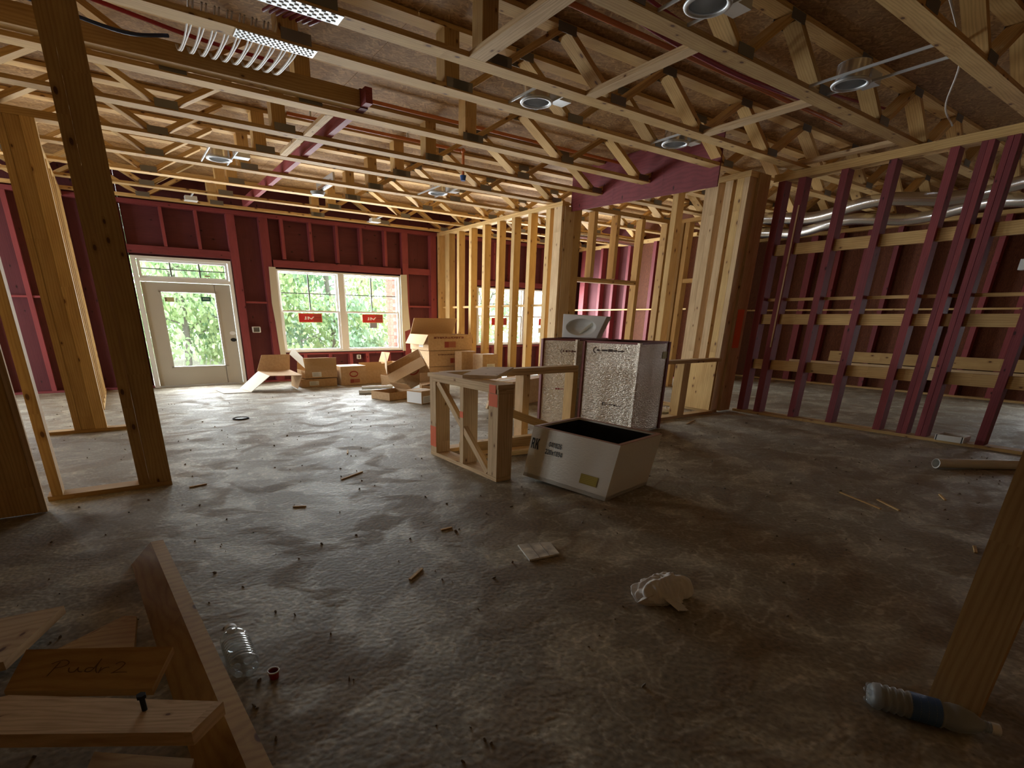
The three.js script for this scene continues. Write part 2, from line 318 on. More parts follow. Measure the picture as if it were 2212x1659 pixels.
for (const [x, z] of [[5.2, -11.9], [1.57, -11.9]]) { const t = thing('junction_box', x > 3 ? 'small white ceiling box above the window' : 'small white ceiling box above the door', 'electrical box', [x, 3.41, z]); part(t, 'box', bx(0.2, 0.07, 0.16), M.white, [x, 3.44, z]); part(t, 'cover', bx(0.22, 0.01, 0.18), M.white, [x, 3.405, z]); part(t, 'hanger_bar', bx(0.02, 0.02, 0.884), M.galv, [x, 3.465, -11.9]); }

/* ------------------------------------------------------------------ back wall: red studs and sheathing */
const ZB = -12.63, TOP = 3.45;
const W0 = [0.45, 2.24, 0, 2.5], W1 = [3.12, 6.14, 0.64, 2.4], W2 = [8.46, 11.9, 0.72, 2.25], WL = [-3.9, -2.3, 0.72, 2.25];
{
  const w = thing('wall_back', 'back wall of red coated studs and sheathing with door and windows', 'wall', [4.7, 0, ZB - 0.08], null, 'structure');
  const holes = [WL, W0, W1, W2], xs = [-5.2, ...holes.flatMap((h) => [h[0], h[1]]), 14.6];
  for (let i = 0; i < xs.length - 1; i++) {                                // sheathing panels round the openings
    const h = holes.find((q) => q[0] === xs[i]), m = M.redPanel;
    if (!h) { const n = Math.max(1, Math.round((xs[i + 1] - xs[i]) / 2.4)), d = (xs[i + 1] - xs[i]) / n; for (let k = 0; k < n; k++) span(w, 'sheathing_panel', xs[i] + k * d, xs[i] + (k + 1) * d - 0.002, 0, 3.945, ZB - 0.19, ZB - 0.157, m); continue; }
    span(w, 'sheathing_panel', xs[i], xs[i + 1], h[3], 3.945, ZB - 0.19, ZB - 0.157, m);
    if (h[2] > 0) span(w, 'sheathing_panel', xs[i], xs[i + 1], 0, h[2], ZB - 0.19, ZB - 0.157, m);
  }
  const S = (x, y0, y1, wdt = 0.075) => span(w, 'stud', x - wdt / 2, x + wdt / 2, y0, y1, ZB - 0.156, ZB, any(M.red));
  span(w, 'sole_plate', -5.2, 0.45, 0, 0.038, ZB - 0.156, ZB, M.red[1]); span(w, 'sole_plate', 2.24, 14.6, 0, 0.038, ZB - 0.156, ZB, M.red[1]);
  span(w, 'top_plate', -5.2, 14.6, TOP - 0.076, TOP - 0.002, ZB - 0.156, ZB, M.red[0]);
  const y1 = TOP - 0.078, y0 = 0.04;
  for (const [h, hh] of [[W0, 0.14], [W1, 0.14], [W2, 0.14], [WL, 0.14]]) {
    span(w, 'header', h[0] - 0.02, h[1] + 0.02, h[3] + 0.035, h[3] + 0.035 + hh, ZB - 0.15, ZB - 0.01, M.red[1]);
    if (h[2] > 0) span(w, 'sill_plate', h[0] - 0.02, h[1] + 0.02, h[2] - 0.06, h[2] - 0.02, ZB - 0.156, ZB, M.red[0]);
  }
  // full height studs
  for (const x of [-4.9, -4.2, -1.9, -1.2, -0.5, 0.05]) S(x, y0, y1);
  S(0.33, y0, y1, 0.15); S(2.34, y0, y1, 0.16); S(2.98, y0, y1, 0.18); S(6.28, y0, y1, 0.16); S(7.08, y0, y1, 0.16);
  for (const x of [7.6, 8.3, 12.05, 12.7, 13.3, 13.9]) S(x, y0, y1);
  // cripples above door and windows, below windows
  for (const x of [1.1, 1.71]) S(x, 2.68, y1, 0.05);
  for (const x of [3.36, 3.97, 4.57, 5.15, 5.77]) S(x, 2.6, y1, 0.06);
  for (const x of [9, 9.6, 10.2, 10.8, 11.4, -3.5, -2.9]) S(x, 2.45, y1, 0.06);
  for (const x of [3.6, 4.2, 4.72, 5.15, 5.74]) S(x, y0, 0.58, 0.08);
  for (const x of [9, 9.6, 10.2, 10.8, 11.4, -3.5, -2.9]) S(x, y0, 0.66, 0.08);
  for (const [a, b] of [[2.44, 2.88], [6.37, 6.99]]) span(w, 'cleat', a, b, 1.685, 1.72, ZB - 0.1, ZB - 0.02, M.red[2]);
  span(w, 'cleat', -5.1, -0.55, 1.685, 1.72, ZB - 0.1, ZB - 0.02, M.red[2]); span(w, 'block', 6.37, 6.99, 2.46, 2.6, ZB - 0.12, ZB - 0.04, M.red[0]);
}
function boxOutlet(x, y, z, label, w = 0.15, h = 0.11) {
  const t = thing('outlet_box', label, 'electrical box', [x, y - h / 2, z]);
  const b = [[-w / 2, -h / 2, 0.05], [w / 2, -h / 2, 0.05], [w / 2, -h / 2, -0.05], [-w / 2, -h / 2, -0.05]];
  const wall = (n, sx, sy, px, py) => part(t, n, bx(sx, sy, 0.09), M.white, [x + px, y + py, z]);
  wall('side', 0.015, h, -w / 2, 0); wall('side', 0.015, h, w / 2, 0); wall('rim', w, 0.012, 0, h / 2); wall('rim', w, 0.012, 0, -h / 2); part(t, 'back', bx(w, h, 0.01), M.plate, [x, y, z - 0.04]);
}
boxOutlet(2.58, 1.14, ZB - 0.02, 'small white outlet box between door and window on the red wall');
boxOutlet(4.92, 0.5, ZB - 0.03, 'small white outlet box under the window sill', 0.07, 0.09);

/* door_1 with transom */
{
  const d = thing('door_1', 'beige exterior door with full glass lite and transom above', 'door', [1.35, 0, ZB], null, 'structure');
  const z0 = ZB - 0.17, z1 = ZB + 0.01, J = M.white;
  span(d, 'jamb', 0.46, 0.54, 0, 2.49, z0, z1, J); span(d, 'jamb', 2.17, 2.23, 0, 2.49, z0, z1, J);
  span(d, 'head_jamb', 0.54, 2.17, 2.44, 2.49, z0, z1, J); span(d, 'transom_bar', 0.54, 2.17, 2.04, 2.1, z0, z1, J); span(d, 'threshold', 0.54, 2.17, 0, 0.03, z0, z1, M.galv);
  // transom sash and grille
  const s = sub(d, 'transom_sash', mergeGeometries([bx(1.6, 0.045, 0.05, 2, .5, 1).clone().translate(0, 0.15, 0), bx(1.6, 0.045, 0.05, 2, .5, 1).clone().translate(0, -0.15, 0), bx(0.05, 0.26, 0.05, 2, .5, 1).clone().translate(-0.78, 0, 0), bx(0.05, 0.26, 0.05, 2, .5, 1).clone().translate(0.78, 0, 0)]), J, [0.005, 2.27, -0.06]);
  sub(s, 'pane', bx(1.52, 0.27, 0.006), M.glass);
  for (const x of [-0.25, 0.27]) sub(s, 'grille_bar', bx(0.03, 0.27, 0.014), M.grille, [x, 0, 0.008]);
  sub(s, 'grille_bar', bx(1.52, 0.019, 0.014), M.grille, [0, 0, 0.009]);
  sub(s, 'sticker', bx(0.1, 0.025, 0.003), std({ color: rgb(0.3, 0.25, 0.15) }), [0.4, -0.09, 0.012]);
  // slab
  const slab = sub(d, 'door_slab', mergeGeometries([bx(0.3, 2.0, 0.05, 2, .5, 1).clone().translate(-0.655, 1.03, 0), bx(0.31, 2.0, 0.05, 2, .5, 1).clone().translate(0.65, 1.03, 0), bx(1.01, 0.16, 0.05, 2, .5, 1).clone().translate(0, 1.95, 0), bx(1.01, 0.36, 0.05, 2, .5, 1).clone().translate(0, 0.21, 0)]), M.door, [0.005, 0, -0.06]);
  const fr = sub(slab, 'lite_frame', mergeGeometries([bx(1.06, 0.03, 0.07, 2, .5, 1).clone().translate(0, 0.74, 0), bx(1.06, 0.03, 0.07, 2, .5, 1).clone().translate(0, -0.74, 0), bx(0.04, 1.48, 0.07, 2, .5, 1).clone().translate(-0.51, 0, 0), bx(0.04, 1.48, 0.07, 2, .5, 1).clone().translate(0.51, 0, 0)]), M.door, [0, 1.13, 0]);
  sub(slab, 'pane', bx(0.99, 1.46, 0.006), M.glass, [0, 1.13, 0]);
  sub(slab, 'sticker', bx(0.17, 0.085, 0.003), std({ map: drawn(128, 64, (g, w, h) => { g.fillStyle = '#b3b27a'; g.fillRect(0, 0, w, h); g.fillStyle = '#5d4a44'; g.fillRect(6, 8, 24, 16); g.fillRect(6, 32, 24, 20); }) }), [-0.36, 1.715, 0.01]).geometry = new THREE.BoxGeometry(0.17, 0.085, 0.003);
  sub(slab, 'sticker', new THREE.BoxGeometry(0.18, 0.085, 0.003), std({ map: drawn(128, 64, (g, w, h) => { g.fillStyle = '#2f5f52'; g.fillRect(0, 0, w, h); g.fillStyle = '#cfe3da'; for (const [x, w] of [[24, 14], [44, 20], [70, 18], [94, 12]]) g.fillRect(x, 22, w, 14); }) }), [0.31, 1.74, 0.01]);
  const ring = (y, m) => { const g = new THREE.CylinderGeometry(0.05, 0.05, 0.012, 24); g.rotateX(Math.PI / 2); g.scale(1.2, 0.75, 1); sub(slab, 'lock_bore', g, m, [0.73, y, 0.026]); };
  ring(1.07, M.label); ring(0.93, M.black);
}
/* window_1 */
function doubleWindow(name, label, [x0, x1, y0, y1], stickers) {
  const w = thing(name, label, 'window', [(x0 + x1) / 2, y0, ZB - 0.08], null, 'structure'), J = M.white, za = ZB - 0.17, zb = ZB - 0.03, xm = (x0 + x1) / 2 - 0.03, ym = y0 + (y1 - y0) * 0.51;
  span(w, 'frame_side', x0, x0 + 0.05, y0, y1, za, zb, J); span(w, 'frame_side', x1 - 0.05, x1, y0, y1, za, zb, J);
  span(w, 'frame_head', x0 + 0.05, x1 - 0.05, y1 - 0.035, y1, za, zb, J); span(w, 'frame_sill', x0 + 0.05, x1 - 0.05, y0, y0 + 0.04, za, zb, J);
  span(w, 'mullion', xm - 0.07, xm + 0.07, y0 + 0.04, y1 - 0.035, za, zb - 0.01, J);
  for (const [a, b, k] of [[x0 + 0.05, xm - 0.07, 0], [xm + 0.07, x1 - 0.05, 1]]) {
    const cx = (a + b) / 2, wd = b - a;
    const sash = (n, ya, yb, z) => {
      const h = yb - ya, s = part(w, n, mergeGeometries([bx(wd, 0.035, 0.035, 2, .5, 1).clone().translate(0, h / 2 - 0.0175, 0), bx(wd, 0.035, 0.035, 2, .5, 1).clone().translate(0, -h / 2 + 0.0175, 0), bx(0.05, h - 0.07, 0.035, 2, .5, 1).clone().translate(-wd / 2 + 0.025, 0, 0), bx(0.05, h - 0.07, 0.035, 2, .5, 1).clone().translate(wd / 2 - 0.025, 0, 0)]), J, [cx, (ya + yb) / 2, z]);
      sub(s, 'pane', bx(wd - 0.1, h - 0.07, 0.005), M.glass); return [s, h];
    };
    const [u, hu] = sash('upper_sash', ym - 0.02, y1 - 0.035, ZB - 0.125), [l, hl] = sash('lower_sash', y0 + 0.04, ym + 0.02, ZB - 0.085);
    sub(u, 'grille_bar', bx(0.03, hu - 0.07, 0.012), M.grille, [0, 0, 0.01]); sub(u, 'grille_bar', bx(wd - 0.1, 0.019, 0.012), M.grille, [0, -0.02, 0.011]);
    sub(l, 'sash_lock', bx(0.09, 0.02, 0.03), J, [0, hl / 2 + 0.01, 0.005]);
    if (!stickers) continue;
    const st = sub(l, 'sticker', new THREE.BoxGeometry(0.55, 0.2, 0.003), std({ roughness: 0.6, map: drawn(256, 96, (g, cw, ch) => { g.fillStyle = '#e0c48c'; g.fillRect(0, 0, cw, ch); g.fillStyle = '#cf2e2b'; g.fillRect(5, 4, cw - 10, ch - 9); g.fillStyle = '#a83a30'; g.fillRect(160, 4, 91, ch - 9); g.fillStyle = '#f4ecec'; g.font = 'bold 46px sans-serif'; g.fillRect(70, 34, 14, 32); g.fillRect(62, 58, 12, 8); g.beginPath(); g.moveTo(96, 66); g.lineTo(96, 34); g.lineTo(110, 34); g.lineTo(134, 52); g.lineTo(158, 34); g.lineTo(170, 34); g.lineTo(140, 66); g.lineTo(110, 50); g.lineTo(110, 66); g.fill(); g.fillStyle = '#7d1e1c'; g.fillRect(176, 40, 70, 5); }) }), [-0.03 + k * 0.02, hl / 2 - 0.16, 0.008]);
    if (k) sub(l, 'paper_label', new THREE.BoxGeometry(0.19, 0.16, 0.003), std({ color: rgb(0.3, 0.3, 0.36) }), [0, hl / 2 - 0.3, 0.006]);
  }
  return w;
}
doubleWindow('window_1', 'white double window with red stickers looking out on trees', W1, true);
doubleWindow('window_2', 'white window of the next room seen between yellow studs', W2, true);
doubleWindow('window_3', 'white window of the room on the left', WL, false);
{ const w4 = doubleWindow('window_4', 'white side window of the room on the left', [-1.25, 1.25, 0.72, 2.25], false); w4.position.set(-5.17, 0.72, -9.9); w4.rotation.y = Math.PI / 2;
  const w5 = doubleWindow('window_5', 'white side window of the room beyond the red studs', [-0.6, 0.6, 0.72, 2.25], false); w5.position.set(14.42, 0.72, -1.7); w5.rotation.y = -Math.PI / 2; }
function flap(label, pts, z) {                                          // house wrap folded round the window edge
  const s = new THREE.Shape(pts.map((p) => new THREE.Vector2(...p))), g = new THREE.ExtrudeGeometry(s, { depth: 0.012, bevelEnabled: false });
  solo('house_wrap', g, M.wrap, label, 'house wrap', [0, 0, z]);
}
flap('beige house wrap folded over left side of the window', [[2.99, 2.43], [3.13, 2.43], [3.13, 1.2], [3.15, 0.64], [3.16, 0.6], [3.03, 0.6], [3.02, 0.8], [3.0, 1.3], [2.97, 1.7]], ZB + 0.003);
flap('beige house wrap folded over right side of the window', [[6.13, 2.43], [6.3, 2.44], [6.31, 1.8], [6.33, 1.5], [6.36, 1.15], [6.2, 1.1], [6.21, 0.62], [6.13, 0.62]], ZB + 0.003);

/* ------------------------------------------------------------------ outside: ground, brick pier, trees */
solo('ground', bx(60, 0.2, 36), M.dirt, 'pale bare ground outside the door', 'ground', [6, -0.35, -31], null, 'structure');
{
  const t = thing('brick_pier', 'narrow brick pier with white panel outside the window', 'pier', [6.3, -0.25, -13.25]);
  for (let r = 0; r < 34; r++) for (let k = 0; k < 2; k++) part(t, 'brick', bx(0.1, 0.075, 0.17, 2, .5, 1), M.brick, [6.12, -0.2 + r * 0.088, -13.32 + k * 0.18 + (r % 2) * 0.03]);
  part(t, 'mortar', bx(0.08, 3.1, 0.34, 2, .5, 1), M.dirt, [6.125, 1.3, -13.22]); part(t, 'panel', bx(0.4, 3.1, 0.34, 2, .5, 1), M.white, [6.372, 1.3, -13.22]);
}
const leafGeo = (() => { const s = new THREE.Shape(); s.moveTo(0, 0); s.quadraticCurveTo(0.5, 0.35, 0, 1); s.quadraticCurveTo(-0.5, 0.35, 0, 0); const g = new THREE.ShapeGeometry(s, 4); const p = g.attributes.position; for (let i = 0; i < p.count; i++) p.setZ(i, Math.abs(p.getX(i)) * 0.5 - p.getY(i) ** 2 * 0.15); g.computeVertexNormals(); return g; })();
function tree(x, z, h, r, low, trunk, count, label, tone) {
  const t = thing('tree', label, 'tree', [x, -0.25, z], 'trees behind the house');
  part(t, 'trunk', tube([[x, -0.3, z], [x + 0.1, 1.5, z], [x - 0.05, h * 0.6, z + 0.1], [x, h * 0.9, z]], trunk, 16, 9), M.bark);
  for (let i = 0; i < 5; i++) { const a = rr(0, 6.28), y = rr(low, h * 0.7); part(t, 'branch', tube([[x, y, z], [x + Math.cos(a) * r * 0.5, y + rr(0.2, 0.7), z + Math.sin(a) * r * 0.5], [x + Math.cos(a) * r * 0.9, y + rr(0.4, 1.3), z + Math.sin(a) * r * 0.9]], trunk * 0.22, 10, 5), M.bark); }
  for (const k of [0, 1]) {
    const m = new THREE.InstancedMesh(leafGeo, M.leaf[(tone + k) % 4], count / 2), o = new THREE.Object3D();
    const clumps = Array.from({ length: 26 }, () => { const a = rr(0, 6.28), q = Math.sqrt(rnd()) * r; return [x + Math.cos(a) * q * 1.25, rr(low, h), z + Math.sin(a) * q, rr(0.35, 0.8)]; });
    for (let i = 0; i < count / 2; i++) {
      const c = clumps[Math.floor(rnd() * clumps.length)], s = rr(0.13, 0.26);
      o.position.set(c[0] + (rnd() + rnd() - 1) * c[3] * 1.5, Math.max(-0.1, c[1] + (rnd() + rnd() - 1) * c[3]), c[2] + (rnd() + rnd() - 1) * c[3]);
      o.rotation.set(rr(-1.8, 0.4), rr(0, 6.28), rr(-0.8, 0.8)); o.scale.setScalar(s); o.updateMatrix(); m.setMatrixAt(i, o.matrix);
    }
    m.name = 'foliage'; m.userData.kind = 'stuff'; m.castShadow = m.receiveShadow = true; m.position.set(-x, 0.25, -z); t.add(m);
  }
}
tree(4.3, -20, 4.4, 2.0, 0.0, 0.2, 6000, 'tree with stout grey trunk seen through the left window sash', 1);
tree(1.7, -19, 4.2, 1.9, 0.0, 0.1, 5600, 'leafy tree standing behind the glazed door', 0);
tree(6.4, -19, 4.2, 1.9, 0.0, 0.08, 5600, 'slender tree seen through the right window sash', 1);
tree(10.4, -20, 4.6, 2.0, 0.0, 0.12, 5000, 'leafy tree beyond the brick pier', 3);
tree(0.4, -23.5, 4.8, 2.4, 0.0, 0.12, 5600, 'dense tree farther back behind the door', 2);
tree(3.2, -24.5, 4.6, 2.6, 0.0, 0.12, 5600, 'pale tree farther back behind the window', 3);
tree(6.6, -24, 4.6, 2.6, 0.0, 0.12, 5600, 'pale tree farther back beside the brick pier', 3);
tree(14.5, -21, 4.6, 2.0, 0.0, 0.12, 4000, 'leafy tree outside the next room', 1);

/* ------------------------------------------------------------------ yellow stud wall beside the window */
{
  const X = 7.19, w = thing('wall_divider', 'open partition of yellow pine studs running up to the window wall', 'wall', [X + 0.085, 0, -10.3], null, 'structure');
  const S = (z, d = 0.067, m) => span(w, 'stud', X, X + 0.169, 0.04, TOP - 0.078, z - d / 2, z + d / 2, m ?? any(M.pine));
  span(w, 'sole_plate', X, X + 0.169, 0, 0.038, ZB + 0.002, -8.0, M.pine[2]);
  span(w, 'top_plate', X, X + 0.169, TOP - 0.076, TOP - 0.04, ZB + 0.002, -8.0, M.pine[0]); span(w, 'top_plate', X, X + 0.169, TOP - 0.038, TOP - 0.002, ZB + 0.002, -8.0, M.pine[1]);
  for (const [z, d] of [[-12.57, 0.1], [-12.13, 0.2], [-11.62, 0.1], [-11.08, 0.1], [-10.53, 0.1], [-9.98, 0.1], [-9.46, 0.1], [-8.93, 0.1], [-8.38, 0.12]]) S(z, d);
  span(w, 'corner_post', X - 0.005, X + 0.06, 0.04, TOP - 0.078, -8.21, -8.0, M.grey[0]); span(w, 'corner_post', X + 0.062, X + 0.3, 0.04, TOP - 0.078, -8.19, -7.98, M.grey[1]); span(w, 'corner_post', X + 0.302, X + 0.5, 0.04, TOP - 0.078, -8.17, -8.0, M.pine[2]);
  span(w, 'cleat', X + 0.09, X + 0.15, 1.67, 1.715, ZB + 0.01, -8.45, M.pine[1]);
  const t = thing('outlet_box', 'grey metal box nailed to a yellow stud beside the corner post', 'electrical box', [7.27, 1.16, -8.6]);
  part(t, 'box', bx(0.09, 0.1, 0.12), M.galv, [7.27, 1.21, -8.6]); part(t, 'bracket', bx(0.02, 0.02, 0.3), M.galv, [7.3, 1.24, -8.56]);
}
/* cross wall of the bath / closet behind the foil boxes */
{
  const Z = -8.0, w = thing('wall_closet', 'short yellow stud wall with a wide framed opening beyond the foil boxes', 'wall', [8.95, 0, Z - 0.08], null, 'structure');
  const S = (xa, xb, y0 = 0.04, y1 = TOP - 0.078, m) => span(w, 'stud', xa, xb, y0, y1, Z - 0.156, Z, m ?? any(M.pine));
  span(w, 'top_plate', 7.69, 10.5, TOP - 0.076, TOP - 0.002, Z - 0.156, Z, M.pine[2]);
  S(8.03, 8.12, 2.22); S(8.66, 8.75, 2.22); S(9.4, 9.5); S(10.2, 10.3); S(10.32, 10.42);
  span(w, 'header', 7.69, 9.4, 2.13, 2.17, Z - 0.156, Z, M.pine[1]); span(w, 'header', 7.69, 9.4, 2.172, 2.21, Z - 0.156, Z, M.pine[2]);
  const v = thing('wall_hall', 'yellow stud wall with a narrow door opening behind the post cluster', 'wall', [10.5, 0, -6.5], null, 'structure');
  span(v, 'top_plate', 10.42, 10.58, TOP - 0.076, TOP - 0.002, -7.99, -6.8, M.pine[0]); span(v, 'sole_plate', 10.42, 10.58, 0, 0.038, -7.99, -7.6, M.pine[2]);
  for (const z of [-7.94, -7.8, -7.66, -6.9]) span(v, 'stud', 10.42, 10.58, 0.04, TOP - 0.078, z - 0.05, z + 0.05, any(M.pine));
  span(v, 'header', 10.42, 10.58, 2.2, 2.28, -7.6, -6.96, M.pine[1]); span(v, 'stud', 10.42, 10.58, 2.29, TOP - 0.078, -7.3, -7.23, M.pine[0]);
}
/* post cluster and its low wall */
{
  const X = 7.96, w = thing('wall_post', 'cluster of doubled pine posts where the low wall meets the red studs', 'wall', [8.05, 0, -5.2], null, 'structure');
  const P = (n, x0, x1, z0, z1, y0, y1, m) => span(w, n, x0, x1, y0, y1, z0, z1, m);
  const t = TOP - 0.078;
  P('post', X, X + 0.18, -5.0, -4.92, 0.04, t, M.grey[0]); P('post', X, X + 0.18, -5.11, -5.002, 0.04, t, M.pine[0]); P('post', X, X + 0.17, -5.29, -5.17, 0.04, t, M.grey[0]);
  P('post', X, X + 0.17, -5.5, -5.4, 0.04, t, M.grey[0]); P('post', X, X + 0.17, -5.62, -5.502, 0.04, t, M.grey[0]); P('post', X, X + 0.17, -6.2, -6.1, 0.04, t, M.pine[1]);
  P('top_plate', X - 0.02, X + 0.2, -6.3, -4.9, t, TOP - 0.002, M.pine[0]); P('sole_plate', X, X + 0.17, -6.3, -4.92, 0, 0.038, M.pine[2]);
  P('sheathing_strip', X - 0.03, X - 0.003, -5.42, -4.94, 0.04, 0.84, M.pine[0]); P('corner_board', X + 0.185, X + 0.47, -4.96, -4.88, 0.02, TOP - 0.01, M.grey[1]);
  const mark = P('paint_mark', X + 0.22, X + 0.4, -4.879, -4.876, 1.02, 1.6, M.orange); w.updateMatrixWorld(true); w.children.find((c) => c.name === 'corner_board').attach(mark);
  const l = thing('wall_low_right', 'low pine wall with sill running from foil boxes to the posts', 'wall', [7.0, 0, -4.95], null, 'structure');
  const Q = (n, x0, x1, y0, y1, m) => span(l, n, x0, x1, y0, y1, -5.02, -4.87, m);
  Q('sill', 6.3, 7.95, 0.82, 0.87, M.pine[2]); Q('sole_plate', 6.1, 7.95, 0, 0.04, M.pine[2]); Q('stud', 7.0, 7.16, 0.042, 0.818, M.pine[0]); Q('stud', 6.3, 6.4, 0.042, 0.818, M.pine[1]);
}
solo('draft_stop', hexa([[7.4, 3.3, -8.0], [7.4, 3.2, -5.05], [7.42, 3.2, -5.05], [7.42, 3.3, -8.0]].map((p) => [p[0] - 7.4, p[1] - 3.25, p[2] + 6.5]), [[7.4, 3.94, -8.0], [7.4, 3.94, -5.05], [7.42, 3.94, -5.05], [7.42, 3.94, -8.0]].map((p) => [p[0] - 7.4, p[1] - 3.25, p[2] + 6.5])), M.red[1], 'red coated draft stop panel hung between trusses above the opening', 'panel', [7.4, 3.25, -6.5]);

/* ------------------------------------------------------------------ right wall of red studs with blocking */
{
  const X = 8.5, w = thing('wall_right', 'open wall of red coated studs with rows of yellow blocking', 'wall', [X + 0.085, 0, -1.5], null, 'structure');
  const studs = [[-4.74, 0.1], [-4.46, 0.1], [-3.92, 0.085], [-3.38, 0.085], [-2.78, 0.085], [-2.52, 0.055], [-2.462, 0.055], [-2.31, 0.055], [-2.25, 0.055], [-1.7, 0.085], [-1.1, 0.085], [-0.5, 0.085], [0.1, 0.085], [0.7, 0.085], [1.3, 0.085], [1.9, 0.085], [2.5, 0.085]];
  for (const [z, d] of studs) span(w, 'stud', X, X + 0.169, 0.04, TOP - 0.1, z - d / 2, z + d / 2, any(M.red));
  span(w, 'sole_plate', X - 0.01, X + 0.18, 0, 0.038, -4.86, 2.9, M.pine[2]); span(w, 'top_plate', X - 0.02, X + 0.17, TOP - 0.1, TOP - 0.002, -4.86, 2.9, M.pine[0]);
  for (let i = 0; i < studs.length - 1; i++) {
    const a = studs[i][0] + studs[i][1] / 2 + 0.001, b = studs[i + 1][0] - studs[i + 1][1] / 2 - 0.001;
    if (b - a < 0.05) continue;
    for (const [y0, y1] of [[0.71, 0.855], [1.39, 1.535], [2.365, 2.51]]) if (!(y0 < 1 && i === 6)) span(w, 'block', X + 0.06, X + 0.13, y0, y1, a, b, any(M.pine));
    span(w, 'cleat', X + 0.13, X + 0.165, 1.725, 1.765, a, b, M.pine[0]);
  }
  span(w, 'furring_strip', X - 0.012, X - 0.002, 1.05, 3.0, -4.44, -4.42, M.grey[0]);
  const l = thing('ledger', 'pale ledger board along the top of the red stud wall', 'ledger', [X - 0.1, TOP, -4.0]);
  span(l, 'board', X - 0.17, X - 0.03, TOP + 0.04, TOP + 0.08, -4.75, -3.35, M.grey[0]);
}
boxOutlet(8.62, 2.05, -1.86, 'pale electrical box on the dark red stud wall', 0.12, 0.1);
{
  const t = thing('floor_box', 'empty pale plastic box frame lying on the floor by red studs', 'electrical box', [8.54, 0.04, -1.97]);
  part(t, 'rim', bx(0.02, 0.07, 0.26), M.pvc, [8.42, 0.075, -1.97]); part(t, 'rim', bx(0.02, 0.07, 0.26), M.pvc, [8.66, 0.075, -1.97]); part(t, 'rim', bx(0.26, 0.07, 0.02), M.pvc, [8.54, 0.075, -2.1]); part(t, 'rim', bx(0.26, 0.07, 0.02), M.pvc, [8.54, 0.075, -1.84]);
}
